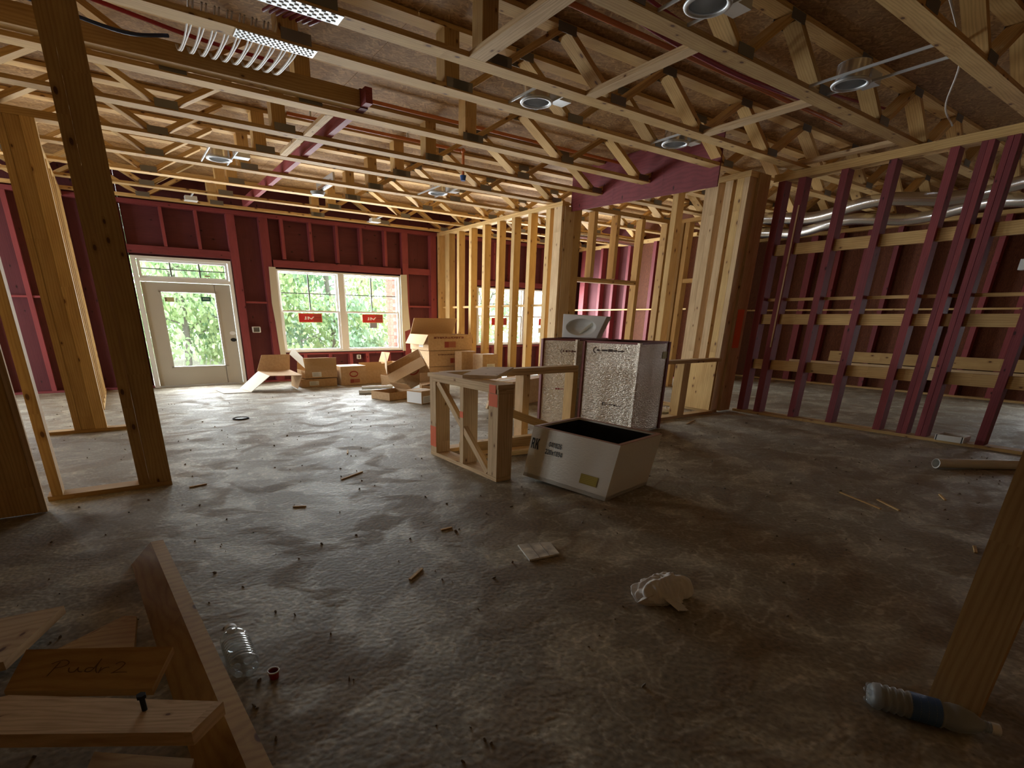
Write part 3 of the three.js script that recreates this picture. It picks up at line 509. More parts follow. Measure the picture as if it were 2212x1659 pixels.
/* far red wall of the next room */
{
  const X = 14.3, w = thing('wall_far', 'far wall of red studs over brown strand board in the next room', 'wall', [X + 0.1, 0, -5], null, 'structure');
  for (const [z0, z1, y0, y1] of [[ZB, -10.2, 0, 3.945], [-10.198, -7.8, 0, 3.945], [-7.798, -5.4, 0, 3.945], [-5.398, -3, 0, 3.945], [-2.998, -2.3, 0, 3.945], [-2.298, -1.102, 0, 0.72], [-2.298, -1.102, 2.25, 3.945], [-1.1, 1, 0, 3.945], [1.002, 3, 0, 3.945]]) span(w, 'sheathing_panel', X + 0.17, X + 0.2, y0, y1, z0, z1, M.redBoard);
  for (let z = -12.5, i = 0; z < 2.9; z += 0.56, i++) if (z < -2.4 || z > -1) span(w, 'stud', X, X + 0.168, 0.04, TOP - 0.078, z - (i % 5 ? 0.045 : 0.1), z + 0.045, any(M.red));
  span(w, 'sole_plate', X, X + 0.168, 0, 0.038, ZB, 3, M.pine[2]); span(w, 'top_plate', X, X + 0.168, TOP - 0.076, TOP - 0.002, ZB, 3, M.pine[0]);
  span(w, 'cleat', X - 0.02, X - 0.002, 1.7, 1.735, ZB, -2.4, M.pine[0]);
  span(w, 'kick_board', X - 0.04, X - 0.002, 0.3, 0.55, -6.9, -2.4, M.grey[1]); span(w, 'kick_board', X - 0.04, X - 0.002, 0.57, 0.8, -6.0, -2.4, M.pine[2]);
  const r = thing('wall_rear_right', 'sunlit red stud wall with a pale cleat in the room behind the yellow studs', 'wall', [12.2, 0, -10.6], null, 'structure'), XR = 12.1;
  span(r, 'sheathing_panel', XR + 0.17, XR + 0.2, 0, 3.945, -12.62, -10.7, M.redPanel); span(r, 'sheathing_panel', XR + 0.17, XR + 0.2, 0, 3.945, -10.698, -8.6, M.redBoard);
  for (const [z, d] of [[-12.35, 0.2], [-11.65, 0.09], [-11.15, 0.09], [-10.65, 0.09], [-9.8, 0.1], [-8.95, 0.1]]) span(r, 'stud', XR, XR + 0.168, 0.04, TOP - 0.078, z - d / 2, z + d / 2, any(M.red));
  span(r, 'sole_plate', XR, XR + 0.168, 0, 0.038, -12.62, -8.6, M.red[0]); span(r, 'top_plate', XR, XR + 0.168, TOP - 0.076, TOP - 0.002, -12.62, -8.6, M.pine[0]); span(r, 'cleat', XR - 0.02, XR - 0.002, 1.7, 1.735, -12.6, -8.6, M.pine[0]);
  const g = thing('wall_front', 'plain wall behind the viewer', 'wall', [4.7, 0, 3], null, 'structure'); for (let x = -5.2; x < 14.5; x += 2.475) span(g, 'sheathing_panel', x, x + 2.473, 0, 3.945, 3, 3.1, M.osb);
  const l = thing('wall_left', 'strand board wall at the far left', 'wall', [-5.2, 0, -5], null, 'structure'); for (const [z0, z1, y0, y1] of [[ZB - 0.19, -11.15, 0, 3.945], [-11.148, -8.652, 0, 0.72], [-11.148, -8.652, 2.25, 3.945], [-8.65, -6.0, 0, 3.945], [-5.998, -3.4, 0, 3.945], [-3.398, -1.2, 0, 3.945], [-1.198, 1, 0, 3.945], [1.002, 3, 0, 3.945]]) span(l, 'sheathing_panel', -5.3, -5.2, y0, y1, z0, z1, M.osb);
  for (const [x, z0, z1, y] of [[11.2, -6.5, -1.5, 3.32], [12.6, -7.5, -2.5, 3.3]]) {
    const pts = []; for (let k = 0; k <= 12; k++) pts.push([x + Math.sin(k) * 0.12, y + Math.cos(k * 1.3) * 0.05, z0 + (z1 - z0) * k / 12]);
    solo('foil_duct', tube(pts, 0.1, 60, 10), M.silver, x < 12 ? 'shiny flexible foil duct beyond the red studs' : 'second shiny foil duct farther into the next room', 'duct');
  }
  solo('foil_duct', tube([[9.0, 3.39, -10.4], [10.5, 3.38, -10.3], [12, 3.37, -10.4], [13.5, 3.38, -10.35]], 0.07, 40, 10), M.silver, 'thin silver duct in the lit room behind the yellow studs', 'duct');
}

/* ------------------------------------------------------------------ left side walls */
{
  const w = thing('wall_left_near', 'pine framed wall end with a tall post beside the room', 'wall', [-0.2, 0, -5.12], null, 'structure');
  const t = TOP - 0.078, S = (n, x0, x1, z0, z1, y0, y1, m) => span(w, n, x0, x1, y0, y1, z0, z1, m);
  S('post', -0.08, 0.0, -5.22, -5.06, 0.04, t, M.pine[2]); S('post', 0.0005, 0.165, -5.22, -5.065, 0.04, t, M.pine[2]);
  S('sole_plate', -0.7, 0.165, -5.22, -5.06, 0, 0.038, M.pine[2]); S('top_plate', -5.1, 0.165, -5.22, -5.06, t, TOP - 0.002, M.pine[2]);
  S('stud', -0.67, -0.6, -5.22, -5.06, 0.04, t, M.pine[2]);
  for (const x of [-1.3, -2.0, -2.7, -3.4, -4.1]) S('stud', x, x + 0.072, -5.22, -5.06, 0.04, t, any(M.pine)); S('sole_plate', -5.1, -1.2, -5.22, -5.06, 0, 0.038, M.pine[2]);
  const b = thing('panel_board', 'orange brown plywood sheets standing at the left with pale cut edge', 'plywood', [-1.6, 0, -4.78]);
  span(b, 'sheet', -2.6, -0.72, 0.005, 2.44, -4.81, -4.77, M.pine[0]); span(b, 'sheet', -5.1, -2.602, 0.005, 2.44, -4.81, -4.77, M.pine[0]); span(b, 'cut_edge', -0.718, -0.68, 0.005, 2.44, -4.81, -4.765, M.grey[0]);
  const v = thing('wall_left_mid', 'pine stud wall with a doubled post deeper on the left', 'wall', [-0.6, 0, -8.1], null, 'structure');
  const R = (n, x0, x1, z0, z1, y0, y1, m) => span(v, n, x0, x1, y0, y1, z0, z1, m);
  R('stud', -0.67, -0.6, -8.2, -8.05, 0.04, t, M.pine[2]); R('stud', -0.598, -0.46, -8.2, -8.06, 0.04, t, M.pine[2]); R('stud', -0.458, -0.33, -8.2, -8.05, 0.04, t, M.pine[0]);
  R('sole_plate', -0.95, -0.06, -8.2, -8.05, 0, 0.038, M.pine[2]); R('top_plate', -5.1, -0.06, -8.2, -8.05, t, TOP - 0.002, M.pine[2]);
  for (const x of [-1.5, -2.2, -2.9, -3.6, -4.3]) R('stud', x, x + 0.072, -8.2, -8.05, 0.04, t, any(M.pine));
  const u = thing('wall_left_rear', 'row of pine studs seen edge on beside the door', 'wall', [-0.45, 0, -11.2], null, 'structure');
  for (const z of [-9.98, -10.55, -11.1, -11.65, -12.2]) span(u, 'stud', -0.55, -0.385, 0.04, t, z - 0.035, z + 0.035, any(M.pine));
  span(u, 'sole_plate', -0.55, -0.385, 0, 0.038, -12.62, -9.94, M.pine[1]); span(u, 'top_plate', -0.55, -0.385, t, TOP - 0.002, -12.62, -8.2, M.pine[0]);
  const r = thing('near_post', 'dark pine post at the near right edge beside the crushed bottle', 'post', [2.45, 0, -0.29]);
  span(r, 'stud', 2.395, 2.47, 0, 3.44, -0.37, -0.225, M.pine[2]); span(r, 'stud', 2.472, 2.62, 0, 3.44, -0.36, -0.25, M.pine[2]);
}

/* ------------------------------------------------------------------ half wall in the middle of the room */
{
  const w = thing('half_wall', 'low pine framed half wall with diagonal brace and orange spray marks', 'half wall', [2.75, 0, -4.25]);
  const S = (n, x0, x1, y0, y1, z0, z1, m) => span(w, n, x0, x1, y0, y1, z0, z1, m), g = M.grey;
  S('sole_plate', 2.66, 2.83, 0, 0.038, -4.86, -3.63, g[0]); S('top_plate', 2.66, 2.83, 0.795, 0.832, -4.8, -3.63, g[0]); S('top_plate', 2.655, 2.835, 0.834, 0.872, -4.9, -3.63, g[0]);
  S('end_post', 2.66, 2.83, 0.04, 0.793, -3.7, -3.63, g[0]); S('end_post', 2.66, 2.83, 0.04, 0.793, -3.772, -3.702, g[0]);
  S('stud', 2.66, 2.83, 0.04, 0.832, -4.86, -4.802, g[0]); S('stud', 2.66, 2.83, 0.04, 0.793, -4.8, -4.74, g[0]); S('stud', 2.66, 2.83, 0.04, 0.793, -4.26, -4.2, g[0]);
  const l = Math.hypot(0.74, 0.92); part(w, 'brace', bx(0.05, 0.06, l), g[0], [2.69, 0.42, -4.25], [Math.atan2(0.74, 0.92), 0, 0]);
  for (const [y0, y1, z0, z1] of [[0.1, 0.32, -4.86, -4.74], [0.68, 0.79, -3.77, -3.64], [0.5, 0.56, -4.26, -4.2]]) S('paint_mark', 2.657, 2.659, y0, y1, z0, z1, M.orange);
  S('paint_mark', 2.651, 2.654, 0.796, 0.868, -3.76, -3.66, M.orange);
  w.updateMatrixWorld(true);
  { const on = [[0.21, -4.83], [0.73, -3.67], [0.53, -4.23], [0.83, -3.71]], posts = w.children.filter((c) => /stud|end_post|top_plate/.test(c.name)); w.children.filter((c) => c.name === 'paint_mark').forEach((m, i) => posts.reduce((a, p) => { const d = (q) => Math.abs(q.position.z + w.position.z - on[i][1]) + (i === 3 ? 9 * +(q.name !== 'top_plate') : 9 * +(q.name === 'top_plate')); return d(p) < d(a) ? p : a; }).attach(m)); }
  // rear arm towards the foil boxes
  S('top_plate', 2.84, 4.78, 0.795, 0.832, -4.98, -4.83, g[0]); S('top_plate', 2.84, 4.78, 0.834, 0.872, -4.98, -4.83, g[0]); S('sole_plate', 2.84, 4.78, 0, 0.038, -4.98, -4.83, g[0]);
  S('stud', 3.9, 4.0, 0.04, 0.793, -4.98, -4.83, g[0]); S('stud', 4.7, 4.78, 0.04, 0.793, -4.98, -4.83, M.pine[0]);
  const gus = hexa([[2.7, 0, -4.28], [2.92, 0, -4.02], [3.66, 0, -4.72], [3.36, 0, -4.9]], [[2.7, 0.03, -4.28], [2.92, 0.03, -4.02], [3.66, 0.03, -4.72], [3.36, 0.03, -4.9]]);
  part(w, 'corner_gusset', gus, g[0], [0, 0.874, 0]);
  const o = thing('outlet_box', 'grey metal box fixed inside the end of the half wall', 'electrical box', [2.9, 0.56, -3.86]);
  part(o, 'box', bx(0.14, 0.1, 0.1), M.galv, [2.84, 0.62, -3.84]); part(o, 'cover', bx(0.15, 0.11, 0.012), M.galv, [2.84, 0.62, -3.785]);
}
function lumber(label, a, b, w, h, mat, name = 'lumber') {                  // a loose board between two points
  const A = new THREE.Vector3(...a), B = new THREE.Vector3(...b), o = solo(name, bx(w, h, +A.distanceTo(B).toFixed(2)), mat, label, 'board', A.clone().add(B).multiplyScalar(0.5).toArray());
  o.lookAt(B); return o;
}
lumber('pale pine stud lying on the floor inside the half wall', [3.0, 0.03, -4.45], [4.4, 0.03, -4.25], 0.16, 0.05, M.pine[1]);
lumber('second pine stud lying behind the first inside the half wall', [2.95, 0.06, -4.7], [4.3, 0.06, -4.62], 0.09, 0.12, M.pine[0]);
lumber('yellow pine board leaning down towards the foil box', [3.35, 0.5, -4.78], [4.5, 0.06, -4.45], 0.06, 0.09, M.pine[1]);

/* ------------------------------------------------------------------ foil boxes */
const printTex = (fn, w = 256, h = 128) => { const c = document.createElement('canvas'); c.width = w; c.height = h; fn(c.getContext('2d')); const t = new THREE.CanvasTexture(c); t.colorSpace = THREE.SRGBColorSpace; return t; };
function decal(parent, name, tex, w, h, pos, dirX, up, extra = {}) {         // flat print standing just off a surface: dirX runs along the writing
  const g = new THREE.PlaneGeometry(w, h), X = new THREE.Vector3(...dirX).normalize(), Y = new THREE.Vector3(...up).normalize(), Z = new THREE.Vector3().crossVectors(X, Y);
  const m = new THREE.Matrix4().makeBasis(X, Y, Z); g.applyMatrix4(m);
  const o = part(parent, name, g, std({ map: tex, transparent: true, alphaTest: 0.5, roughness: 0.6, ...extra }), pos);
  parent.children.find((c) => c.name === 'body').add(o); return o;         // printed on the body, which shares its thing's origin
}
const ink = (lines, color, size, font = 'bold') => printTex((g) => { g.clearRect(0, 0, 256, 128); g.fillStyle = color; g.textAlign = 'center'; lines.forEach((s, i) => { g.font = `${font} ${size}px sans-serif`; g.fillText(s, 128, 64 + size * 0.35 + (i - (lines.length - 1) / 2) * size * 1.15); }); });
const marks = (color, logo, bars) => printTex((g) => {                        // print too small to read: a bracket and rows of short bars
  g.strokeStyle = g.fillStyle = color; g.lineWidth = 7;
  if (logo) { g.beginPath(); g.arc(44, 64, 30, 1.9, 4.4); g.stroke(); g.fillRect(40, 56, 22, 16); }
  for (const [x, y, w, h] of bars) g.fillRect(x, y, w, h);
});
function foilBox(label, c, H) {
  const o = [(c[0][0] + c[2][0]) / 2, 0, (c[0][1] + c[2][1]) / 2], b = c.map(([x, z]) => [x - o[0], 0.004, z - o[2]]);
  const t = thing('foil_box', label, 'duct box', o);
  sub(t, 'body', openBox(b, [0, H, 0], 0.03), M.foil);
  const bi = inset(b, 0.031), bj = inset(b, 0.036);
  sub(t, 'lining', mergeGeometries([0, 1, 2, 3].map((i) => { const j = (i + 1) % 4; return hexa([bi[i], bi[j], bj[j], bj[i]].map((p) => [p[0], 0.04, p[2]]), [bi[i], bi[j], bj[j], bj[i]].map((p) => [p[0], H - 0.01, p[2]])); })), M.black);
  const out = inset(b, -0.003), rim = (y0, y1) => [0, 1, 2, 3].map((i) => { const j = (i + 1) % 4, q = [out[i], out[j], bi[j], bi[i]]; return hexa(q.map((p) => [p[0], y0, p[2]]), q.map((p) => [p[0], y1, p[2]])); });
  rim(H - 0.018, H + 0.008).forEach((g) => sub(t, 'rim_tape', g, M.tape));
  for (let i = 0; i < 4; i++) { const j = (i + 1) % 4, e = 0.02; sub(t, 'corner_tape', hexa([[b[i][0] - e, 0.01, b[i][2] - e], [b[i][0] + e, 0.01, b[i][2] - e], [b[i][0] + e, 0.01, b[i][2] + e], [b[i][0] - e, 0.01, b[i][2] + e]].reverse(), [[b[i][0] - e, H, b[i][2] - e], [b[i][0] + e, H, b[i][2] - e], [b[i][0] + e, H, b[i][2] + e], [b[i][0] - e, H, b[i][2] + e]].reverse()), i === 0 ? M.foil : M.tape); }
  return t;
}
{
  const a = foilBox('taller foil wrapped duct box standing behind its wider neighbour', [[5.05, -5.16], [5.83, -5.36], [5.6, -5.82], [4.82, -5.58]], 1.17);
  decal(a, 'print', marks('#5a2a28', true, [[80, 52, 26, 24], [112, 56, 40, 12], [158, 50, 18, 28], [184, 58, 48, 14]]), 0.26, 0.13, [4.985, 1.02, -5.235], [0.23, 0, 0.42], [0, 1, 0]);
  decal(a, 'print', marks('#a02030', false, [[30, 54, 40, 18], [76, 50, 26, 26], [110, 58, 60, 10], [178, 54, 36, 16]]), 0.22, 0.1, [4.945, 0.52, -5.3], [0.23, 0, 0.42], [0, 1, 0]);
  const b = foilBox('wide foil wrapped duct box with taped dark corner', [[5.25, -4.3], [6.07, -4.5], [5.93, -5.28], [5.11, -5.08]], 1.155);
  decal(b, 'print', marks('#4a3526', true, [[78, 56, 44, 16], [126, 50, 34, 24], [166, 56, 26, 14], [198, 58, 44, 12]]), 0.5, 0.17, [5.17, 1.05, -4.72], [0.14, 0, 0.78], [0, 1, 0]);
  decal(b, 'print', marks('#3a3028', false, [[34, 44, 8, 40], [34, 44, 30, 8], [34, 62, 60, 6], [104, 60, 34, 6], [150, 54, 16, 20], [176, 64, 40, 6]]), 0.38, 0.14, [5.19, 0.38, -4.6], [0.14, 0, 0.78], [0, 1, 0]);
  b.children.find((c) => c.name === 'body').add(part(b, 'sticker', bx(0.14, 0.09, 0.003), M.yellow, [5.98, 0.99, -4.472], [0, 0.24, 0]));
  // short open box leaning on a board
  const o = [3.35, 0, -3.15], c0 = [3.11, 0.004, -2.72], c1 = [3.78, 0.004, -2.84], c3 = [2.95, 0.03, -3.6], c2 = [3.62, 0.03, -3.72], B = rel([c0, c1, c2, c3], o), T = [0.06, 0.47, 0.05];
  const s = thing('duct_box', 'short open duct board box with black lining and marker writing', 'duct box', o);
  sub(s, 'body', openBox(B, T, 0.035), M.duct);
  const bi = inset(B, 0.036), bj = inset(B, 0.04), at = (p, k) => add3(p, T.map((v) => v * k));
  sub(s, 'lining', mergeGeometries([hexa(bi.map((p) => at(p, 0.1)), bi.map((p) => at(p, 0.11))), ...[0, 1, 2, 3].map((i) => { const j = (i + 1) % 4, q = [bi[i], bi[j], bj[j], bj[i]]; return hexa(q.map((p) => at(p, 0.1)), q.map((p) => at(p, 0.97))); })]), M.black);
  for (let i = 0; i < 4; i++) { const j = (i + 1) % 4, q = [B[i], B[j], bi[j], bi[i]]; sub(s, 'edge_tape', hexa(q.map((p) => at(p, 1)), q.map((p) => at(p, 1.008))), std({ color: rgb(0.42, 0.24, 0.18), roughness: 0.6 })); }
  // writing on the long left side (from c3 to c0)
  const dir = [c0[0] - c3[0], c0[1] - c3[1], c0[2] - c3[2]], len = Math.hypot(...dir), nrm = [-0.983, 0, 0.18];
  const on = (f, k, off = 0.004) => [c3[0] + dir[0] * f + T[0] * k + nrm[0] * off, c3[1] + dir[1] * f + T[1] * k, c3[2] + dir[2] * f + T[2] * k + nrm[2] * off];
  decal(s, 'marker_writing', ink(['RK'], '#1c1a18', 110), 0.17, 0.16, on(0.07, 0.68, 0.006), dir, T);
  decal(s, 'marker_writing', ink(['041826', '220x1894'], '#1c1a18', 46), 0.24, 0.17, on(0.32, 0.66, 0.006), dir, T);
  decal(s, 'sticker', printTex((g) => { g.fillStyle = '#a8932c'; g.fillRect(0, 0, 256, 128); g.fillStyle = '#c2b04a'; for (let i = 0; i < 5; i++) g.fillRect(12, 12 + i * 22, 232, 6); }), 0.17, 0.085, on(0.78, 0.28, 0.006), dir, T);
}
/* moulded foam on top */
{
  const s = new THREE.Shape([[-0.27, 0], [0.24, 0], [0.36, 0.27], [-0.27, 0.3]].map((p) => new THREE.Vector2(...p))), hole = new THREE.Path(); hole.absellipse(0.0, 0.135, 0.225, 0.115, 0, Math.PI * 2, false, 0); s.holes.push(hole);
  const t = thing('foam_block', 'white moulded foam block with round recess on the foil box', 'foam packing', [5.45, 1.176, -5.48]);
  sub(t, 'block', new THREE.ExtrudeGeometry(s, { depth: 0.16, bevelEnabled: true, bevelSize: 0.006, bevelThickness: 0.006, bevelSegments: 2, curveSegments: 32 }), M.foam, [0, 0.01, -0.08]);
  const bowl = new THREE.SphereGeometry(1, 32, 16, 0, Math.PI * 2, 0, Math.PI / 2); bowl.rotateX(-Math.PI / 2); bowl.scale(0.226, 0.116, 0.1);
  sub(t, 'recess', bowl, M.foam, [0, 0.145, 0.07]).material.side = THREE.DoubleSide;
  sub(t, 'back', bx(0.5, 0.25, 0.01), M.foam, [0, 0.14, -0.088]);
  const rid = new THREE.CapsuleGeometry(0.02, 0.2, 4, 10); sub(t, 'ridge', rid, std({ color: rgb(0.72, 0.7, 0.58) }), [0.04, 0.12, 0.0], [0, 0, -0.9]);
  t.rotation.y = -1.2; t.scale.set(1.0, 1, 1);
}

/* ------------------------------------------------------------------ cardboard by the window */
const ct = 0.008;
function sheet(w, h) { const g = new THREE.BoxGeometry(w, h, ct), uv = g.attributes.uv, p = g.attributes.position; for (let i = 0; i < p.count; i++) uv.setXY(i, p.getX(i) * 3, p.getY(i) * 3); return g; }
function carton(label, [x, y, z], turn, [w, h, d], o = {}) {                // flaps: [side, angle] with side 0 front(+z) 1 right 2 back 3 left; angle from closed
  const t = thing('cardboard_box', label, 'box', [x, y, z], o.group), K = o.mat ?? M.kraft;
  const hw = w / 2, hd = d / 2, c = (a) => a.map(([px, pz]) => [px, 0.001, pz]);
  const b = c([[-hw, hd], [hw, hd], [hw, -hd], [-hw, -hd]]);
  const body = sub(t, 'body', openBox(b, [0, h, 0], 0.009, 0.008), K);
  if (o.closed) { const lid = sub(t, 'lid', bx(w, 0.008, d, 1, 1), K, [0, h + 0.004, 0]); sub(lid, 'tape', bx(w * 1.002, 0.003, 0.06), M.wrap, [0, 0.005, 0]); }
  for (const [side, ang, len] of o.flaps ?? []) {
    const fw = side % 2 ? d : w, g = sheet(fw - 0.01, len); g.translate(0, len / 2, 0);
    const p = new THREE.Object3D(), m = shadow(new THREE.Mesh(g, o.inside ?? M.kraftIn)); m.name = 'flap';
    m.rotation.order = 'YXZ'; m.rotation.set(ang, [0, Math.PI / 2, Math.PI, -Math.PI / 2][side], 0);
    m.position.set([0, hw, 0, -hw][side], h, [hd, 0, -hd, 0][side]); t.add(m);
  }
  for (const [side, u, v, lw, lh, tex] of o.prints ?? []) {
    const m = shadow(new THREE.Mesh(new THREE.BoxGeometry(lw, lh, 0.002), tex.isMaterial ? tex : std({ map: tex, roughness: 0.8, transparent: true, alphaTest: 0.5 }))); m.name = 'print';
    const a = [0, Math.PI / 2, Math.PI, -Math.PI / 2][side], q = side % 2 ? hw : hd; m.rotation.y = a;
    m.position.set(Math.sin(a) * (q + 0.003) + Math.cos(a) * u, v, Math.cos(a) * (q + 0.003) - Math.sin(a) * u); body.add(m);
  }
  t.rotation.y = turn; if (o.tilt) { t.rotation.order = 'YXZ'; t.rotation.x = o.tilt[0]; t.rotation.z = o.tilt[1]; }
  return t;
}
const word = (s, color, size) => printTex((g) => { g.fillStyle = color; g.font = `bold ${size}px sans-serif`; g.textAlign = 'center'; g.fillText(s, 128, 78); });
const ringMark = printTex((g) => { g.strokeStyle = '#9c3326'; g.lineWidth = 20; g.beginPath(); g.ellipse(128, 64, 84, 44, 0, 0, 7); g.stroke(); });
const flagMark = printTex((g) => { g.fillStyle = '#8e3b2c'; g.fillRect(20, 14, 216, 100); g.fillStyle = '#b98d66'; for (let i = 0; i < 4; i++) g.fillRect(100, 26 + i * 24, 130, 8); });
const slip = std({ map: printTex((g) => { g.fillStyle = '#dcdad2'; g.fillRect(0, 0, 256, 128); g.fillStyle = '#8a8780'; for (let i = 0; i < 4; i++) g.fillRect(24, 24 + i * 24, 150 + (i % 2) * 50, 8); }) });
carton('lowest long carton under the printed stack by the yellow studs', [6.5, 0, -11.27], 0.0, [1.18, 0.34, 0.9], { closed: true, prints: [[0, -0.2, 0.2, 0.5, 0.12, word('CHARLOTTE', '#7c4a34', 38)], [3, 0, 0.17, 0.14, 0.12, slip]] });
carton('middle carton of the stack with dark printed square', [6.5, 0.353, -11.27], -0.01, [1.16, 0.35, 0.9], { closed: true, prints: [[0, -0.1, 0.27, 0.6, 0.12, word('CHARLOTTE', '#6e432e', 38)], [0, 0.1, 0.13, 0.26, 0.14, flagMark], [3, 0.1, 0.14, 0.16, 0.13, slip]] });
carton('topmost printed carton of the stack with raised open flap', [6.49, 0.716, -11.26], 0.01, [1.2, 0.35, 0.9], { flaps: [[2, -0.55, 0.42], [3, 2.6, 0.25], [1, 3.0, 0.2]], prints: [[0, -0.05, 0.285, 0.95, 0.2, word('CHARLOTTE', '#7a3f2c', 40)], [0, -0.02, 0.13, 0.36, 0.17, flagMark], [3, 0.1, 0.14, 0.2, 0.14, slip]] });
carton('tall plain carton leaning beside the printed stack', [6.72, 0, -10.52], 0.0, [0.4, 0.7, 0.3], { closed: true });
carton('carton with paper slip standing against the yellow studs', [6.96, 0, -10.05], 0, [0.42, 0.66, 0.4], { closed: true, prints: [[0, 0.02, 0.4, 0.22, 0.12, slip]] });
carton('small carton with white flap raised below the window corner', [5.5, 0, -12.1], 0.2, [0.4, 0.4, 0.35], { flaps: [[3, -0.4, 0.25], [0, 2.6, 0.2]], prints: [[3, 0, 0.2, 0.2, 0.2, slip]] });
carton('brown carton printed with a red ring under the window', [4.2, 0, -11.45], 0.06, [0.6, 0.4, 0.5], { closed: true, prints: [[0, 0, 0.24, 0.28, 0.16, ringMark], [0, 0.02, 0.09, 0.26, 0.1, flagMark]] });
carton('long brown carton with curled flap beside the ringed one', [4.83, 0, -11.5], -0.05, [0.56, 0.3, 0.45], { flaps: [[0, -0.35, 0.14], [2, 0.3, 0.14]] });
carton('lower flat carton with paper slip below the open one', [3.46, 0, -11.5], -0.04, [0.75, 0.16, 0.55], { closed: true, prints: [[0, -0.12, 0.08, 0.2, 0.09, slip]] });
carton('upper flat carton with slip and standing back flap', [3.5, 0.18, -11.52], 0.02, [0.7, 0.16, 0.55], { flaps: [[2, -0.3, 0.24], [0, 0.05, 0.26]], prints: [[0, -0.1, 0.08, 0.2, 0.1, slip]] });
{
  const t = thing('cardboard_box', 'unfolded carton lying open with pale flap spread towards the door', 'box', [2.4, 0, -11.3]);
  const P = (name, a, b, c, d, m) => { const n = new THREE.Vector3(...b).sub(new THREE.Vector3(...a)).cross(new THREE.Vector3(...d).sub(new THREE.Vector3(...a))).normalize().multiplyScalar(0.008).toArray(); part(t, name, hexa([a, b, c, d], [a, b, c, d].map((p) => add3(p, n))), m, [0, 0, 0]); };
  P('flap', [1.45, 0.004, -11.6], [1.5, 0.004, -11.0], [2.0, 0.004, -10.95], [1.9, 0.004, -11.6], M.paleCard);
  P('flap', [1.9, 0.012, -11.6], [2.0, 0.012, -10.95], [2.38, 0.3, -10.95], [2.3, 0.34, -11.6], M.paleCard);
  P('side', [2.3, 0.34, -11.62], [2.38, 0.3, -10.95], [3.02, 0.28, -10.95], [2.95, 0.34, -11.62], M.kraft);
  P('side', [2.28, 0.34, -11.64], [2.95, 0.34, -11.64], [3.0, 0.66, -11.7], [2.42, 0.66, -11.7], M.kraft);
  P('side', [2.95, 0.02, -11.6], [2.9, 0.02, -10.95], [3.02, 0.29, -10.95], [2.97, 0.33, -11.6], M.kraft);
  P('flap', [3.0, 0.66, -11.7], [3.1, 0.42, -11.0], [3.12, 0.62, -11.15], [3.05, 0.8, -11.6], M.paleCard);
}
carton('tipped carton with red ring and open mouth before the stack', [5.1, 0.14, -10.0], -0.35, [0.8, 0.5, 0.5], { tilt: [0.25, 0.5], flaps: [[3, -0.5, 0.3], [0, 1.9, 0.3]], prints: [[0, 0.12, 0.3, 0.28, 0.16, ringMark]] });
carton('shallow open carton spilling white fittings on the floor', [4.1, 0, -8.95], 0.3, [0.6, 0.14, 0.5], { flaps: [[0, -2.1, 0.22], [3, -2.0, 0.2], [1, -0.9, 0.2]] });
carton('small carton with white label front at the edge of the heap', [4.3, 0, -8.2], 0.35, [0.34, 0.22, 0.36], { closed: true, prints: [[0, 0, 0.08, 0.3, 0.12, slip], [3, 0, 0.11, 0.34, 0.19, M.label]] });
carton('torn open carton lying under the half wall behind the pipes', [5.0, 0, -9.0], -0.4, [0.5, 0.2, 0.45], { flaps: [[0, -1.6, 0.22], [2, -0.4, 0.22], [3, -1.4, 0.2]] });
carton('wide flat brown carton lying behind the half wall', [5.9, 0, -7.4], 0.35, [1.3, 0.42, 0.5], { closed: true });
carton('pale squashed carton beside the ringed carton', [5.0, 0, -10.75], 0.3, [0.45, 0.25, 0.4], { flaps: [[0, -1.2, 0.2]], tilt: [0, 0.1] });
/* plastic pipe fittings among the cartons */
function pipe(label, a, b, r, extra) {
  const A = new THREE.Vector3(...a), B = new THREE.Vector3(...b), d = B.clone().sub(A), t = thing('plastic_pipe', label, 'pipe', A.clone().add(B).multiplyScalar(0.5).toArray());
  const q = new THREE.Quaternion().setFromUnitVectors(new THREE.Vector3(0, 1, 0), d.clone().normalize()), L = d.length();
  const prof = [[r, -L / 2], [r, L / 2], [r * 0.82, L / 2], [r * 0.82, -L / 2], [r, -L / 2]].map((p) => new THREE.Vector2(...p));
  sub(t, 'tube', new THREE.LatheGeometry(prof, 20), M.pvc).quaternion.copy(q);
  if (extra) { const m = sub(t, 'socket', new THREE.LatheGeometry([[r, -0.06], [r * 1.2, -0.06], [r * 1.2, 0.06], [r, 0.06]].map((p) => new THREE.Vector2(...p)), 20), M.pvc, d.clone().multiplyScalar(0.5 - 0.06 / L).toArray()); m.quaternion.copy(q); }
}
pipe('white plastic pipe lying in front of the open shallow carton', [3.75, 0.04, -9.75], [4.3, 0.04, -9.6], 0.04, true);
pipe('second white plastic pipe behind the shallow carton', [4.05, 0.04, -10.35], [4.7, 0.04, -10.2], 0.035, true);
pipe('short white fitting lying beside the shallow carton', [4.55, 0.06, -8.75], [4.75, 0.06, -8.65], 0.05, true);
pipe('white plastic pipe stub lying behind the half wall', [4.1, 0.05, -6.6], [4.5, 0.05, -6.9], 0.05, true);
pipe('white pipe end lying near the flat brown carton', [5.0, 0.06, -6.9], [5.3, 0.06, -6.95], 0.06, true);
pipe('long white plastic pipe lying on the floor by the red studs', [6.85, 0.055, -1.64], [8.2, 0.04, -0.75], 0.05);
{
  const pts = [[4.6, 0.06, -9.1], [4.8, 0.1, -9.0], [5.0, 0.08, -9.3], [4.75, 0.14, -9.5], [4.55, 0.1, -9.3]];
  solo('paper_wad', new THREE.IcosahedronGeometry(0.13, 3), M.label, 'crumpled white paper wad among the cartons', 'paper', [4.55, 0.1, -9.5]).scale.set(1.4, 0.7, 1);
}

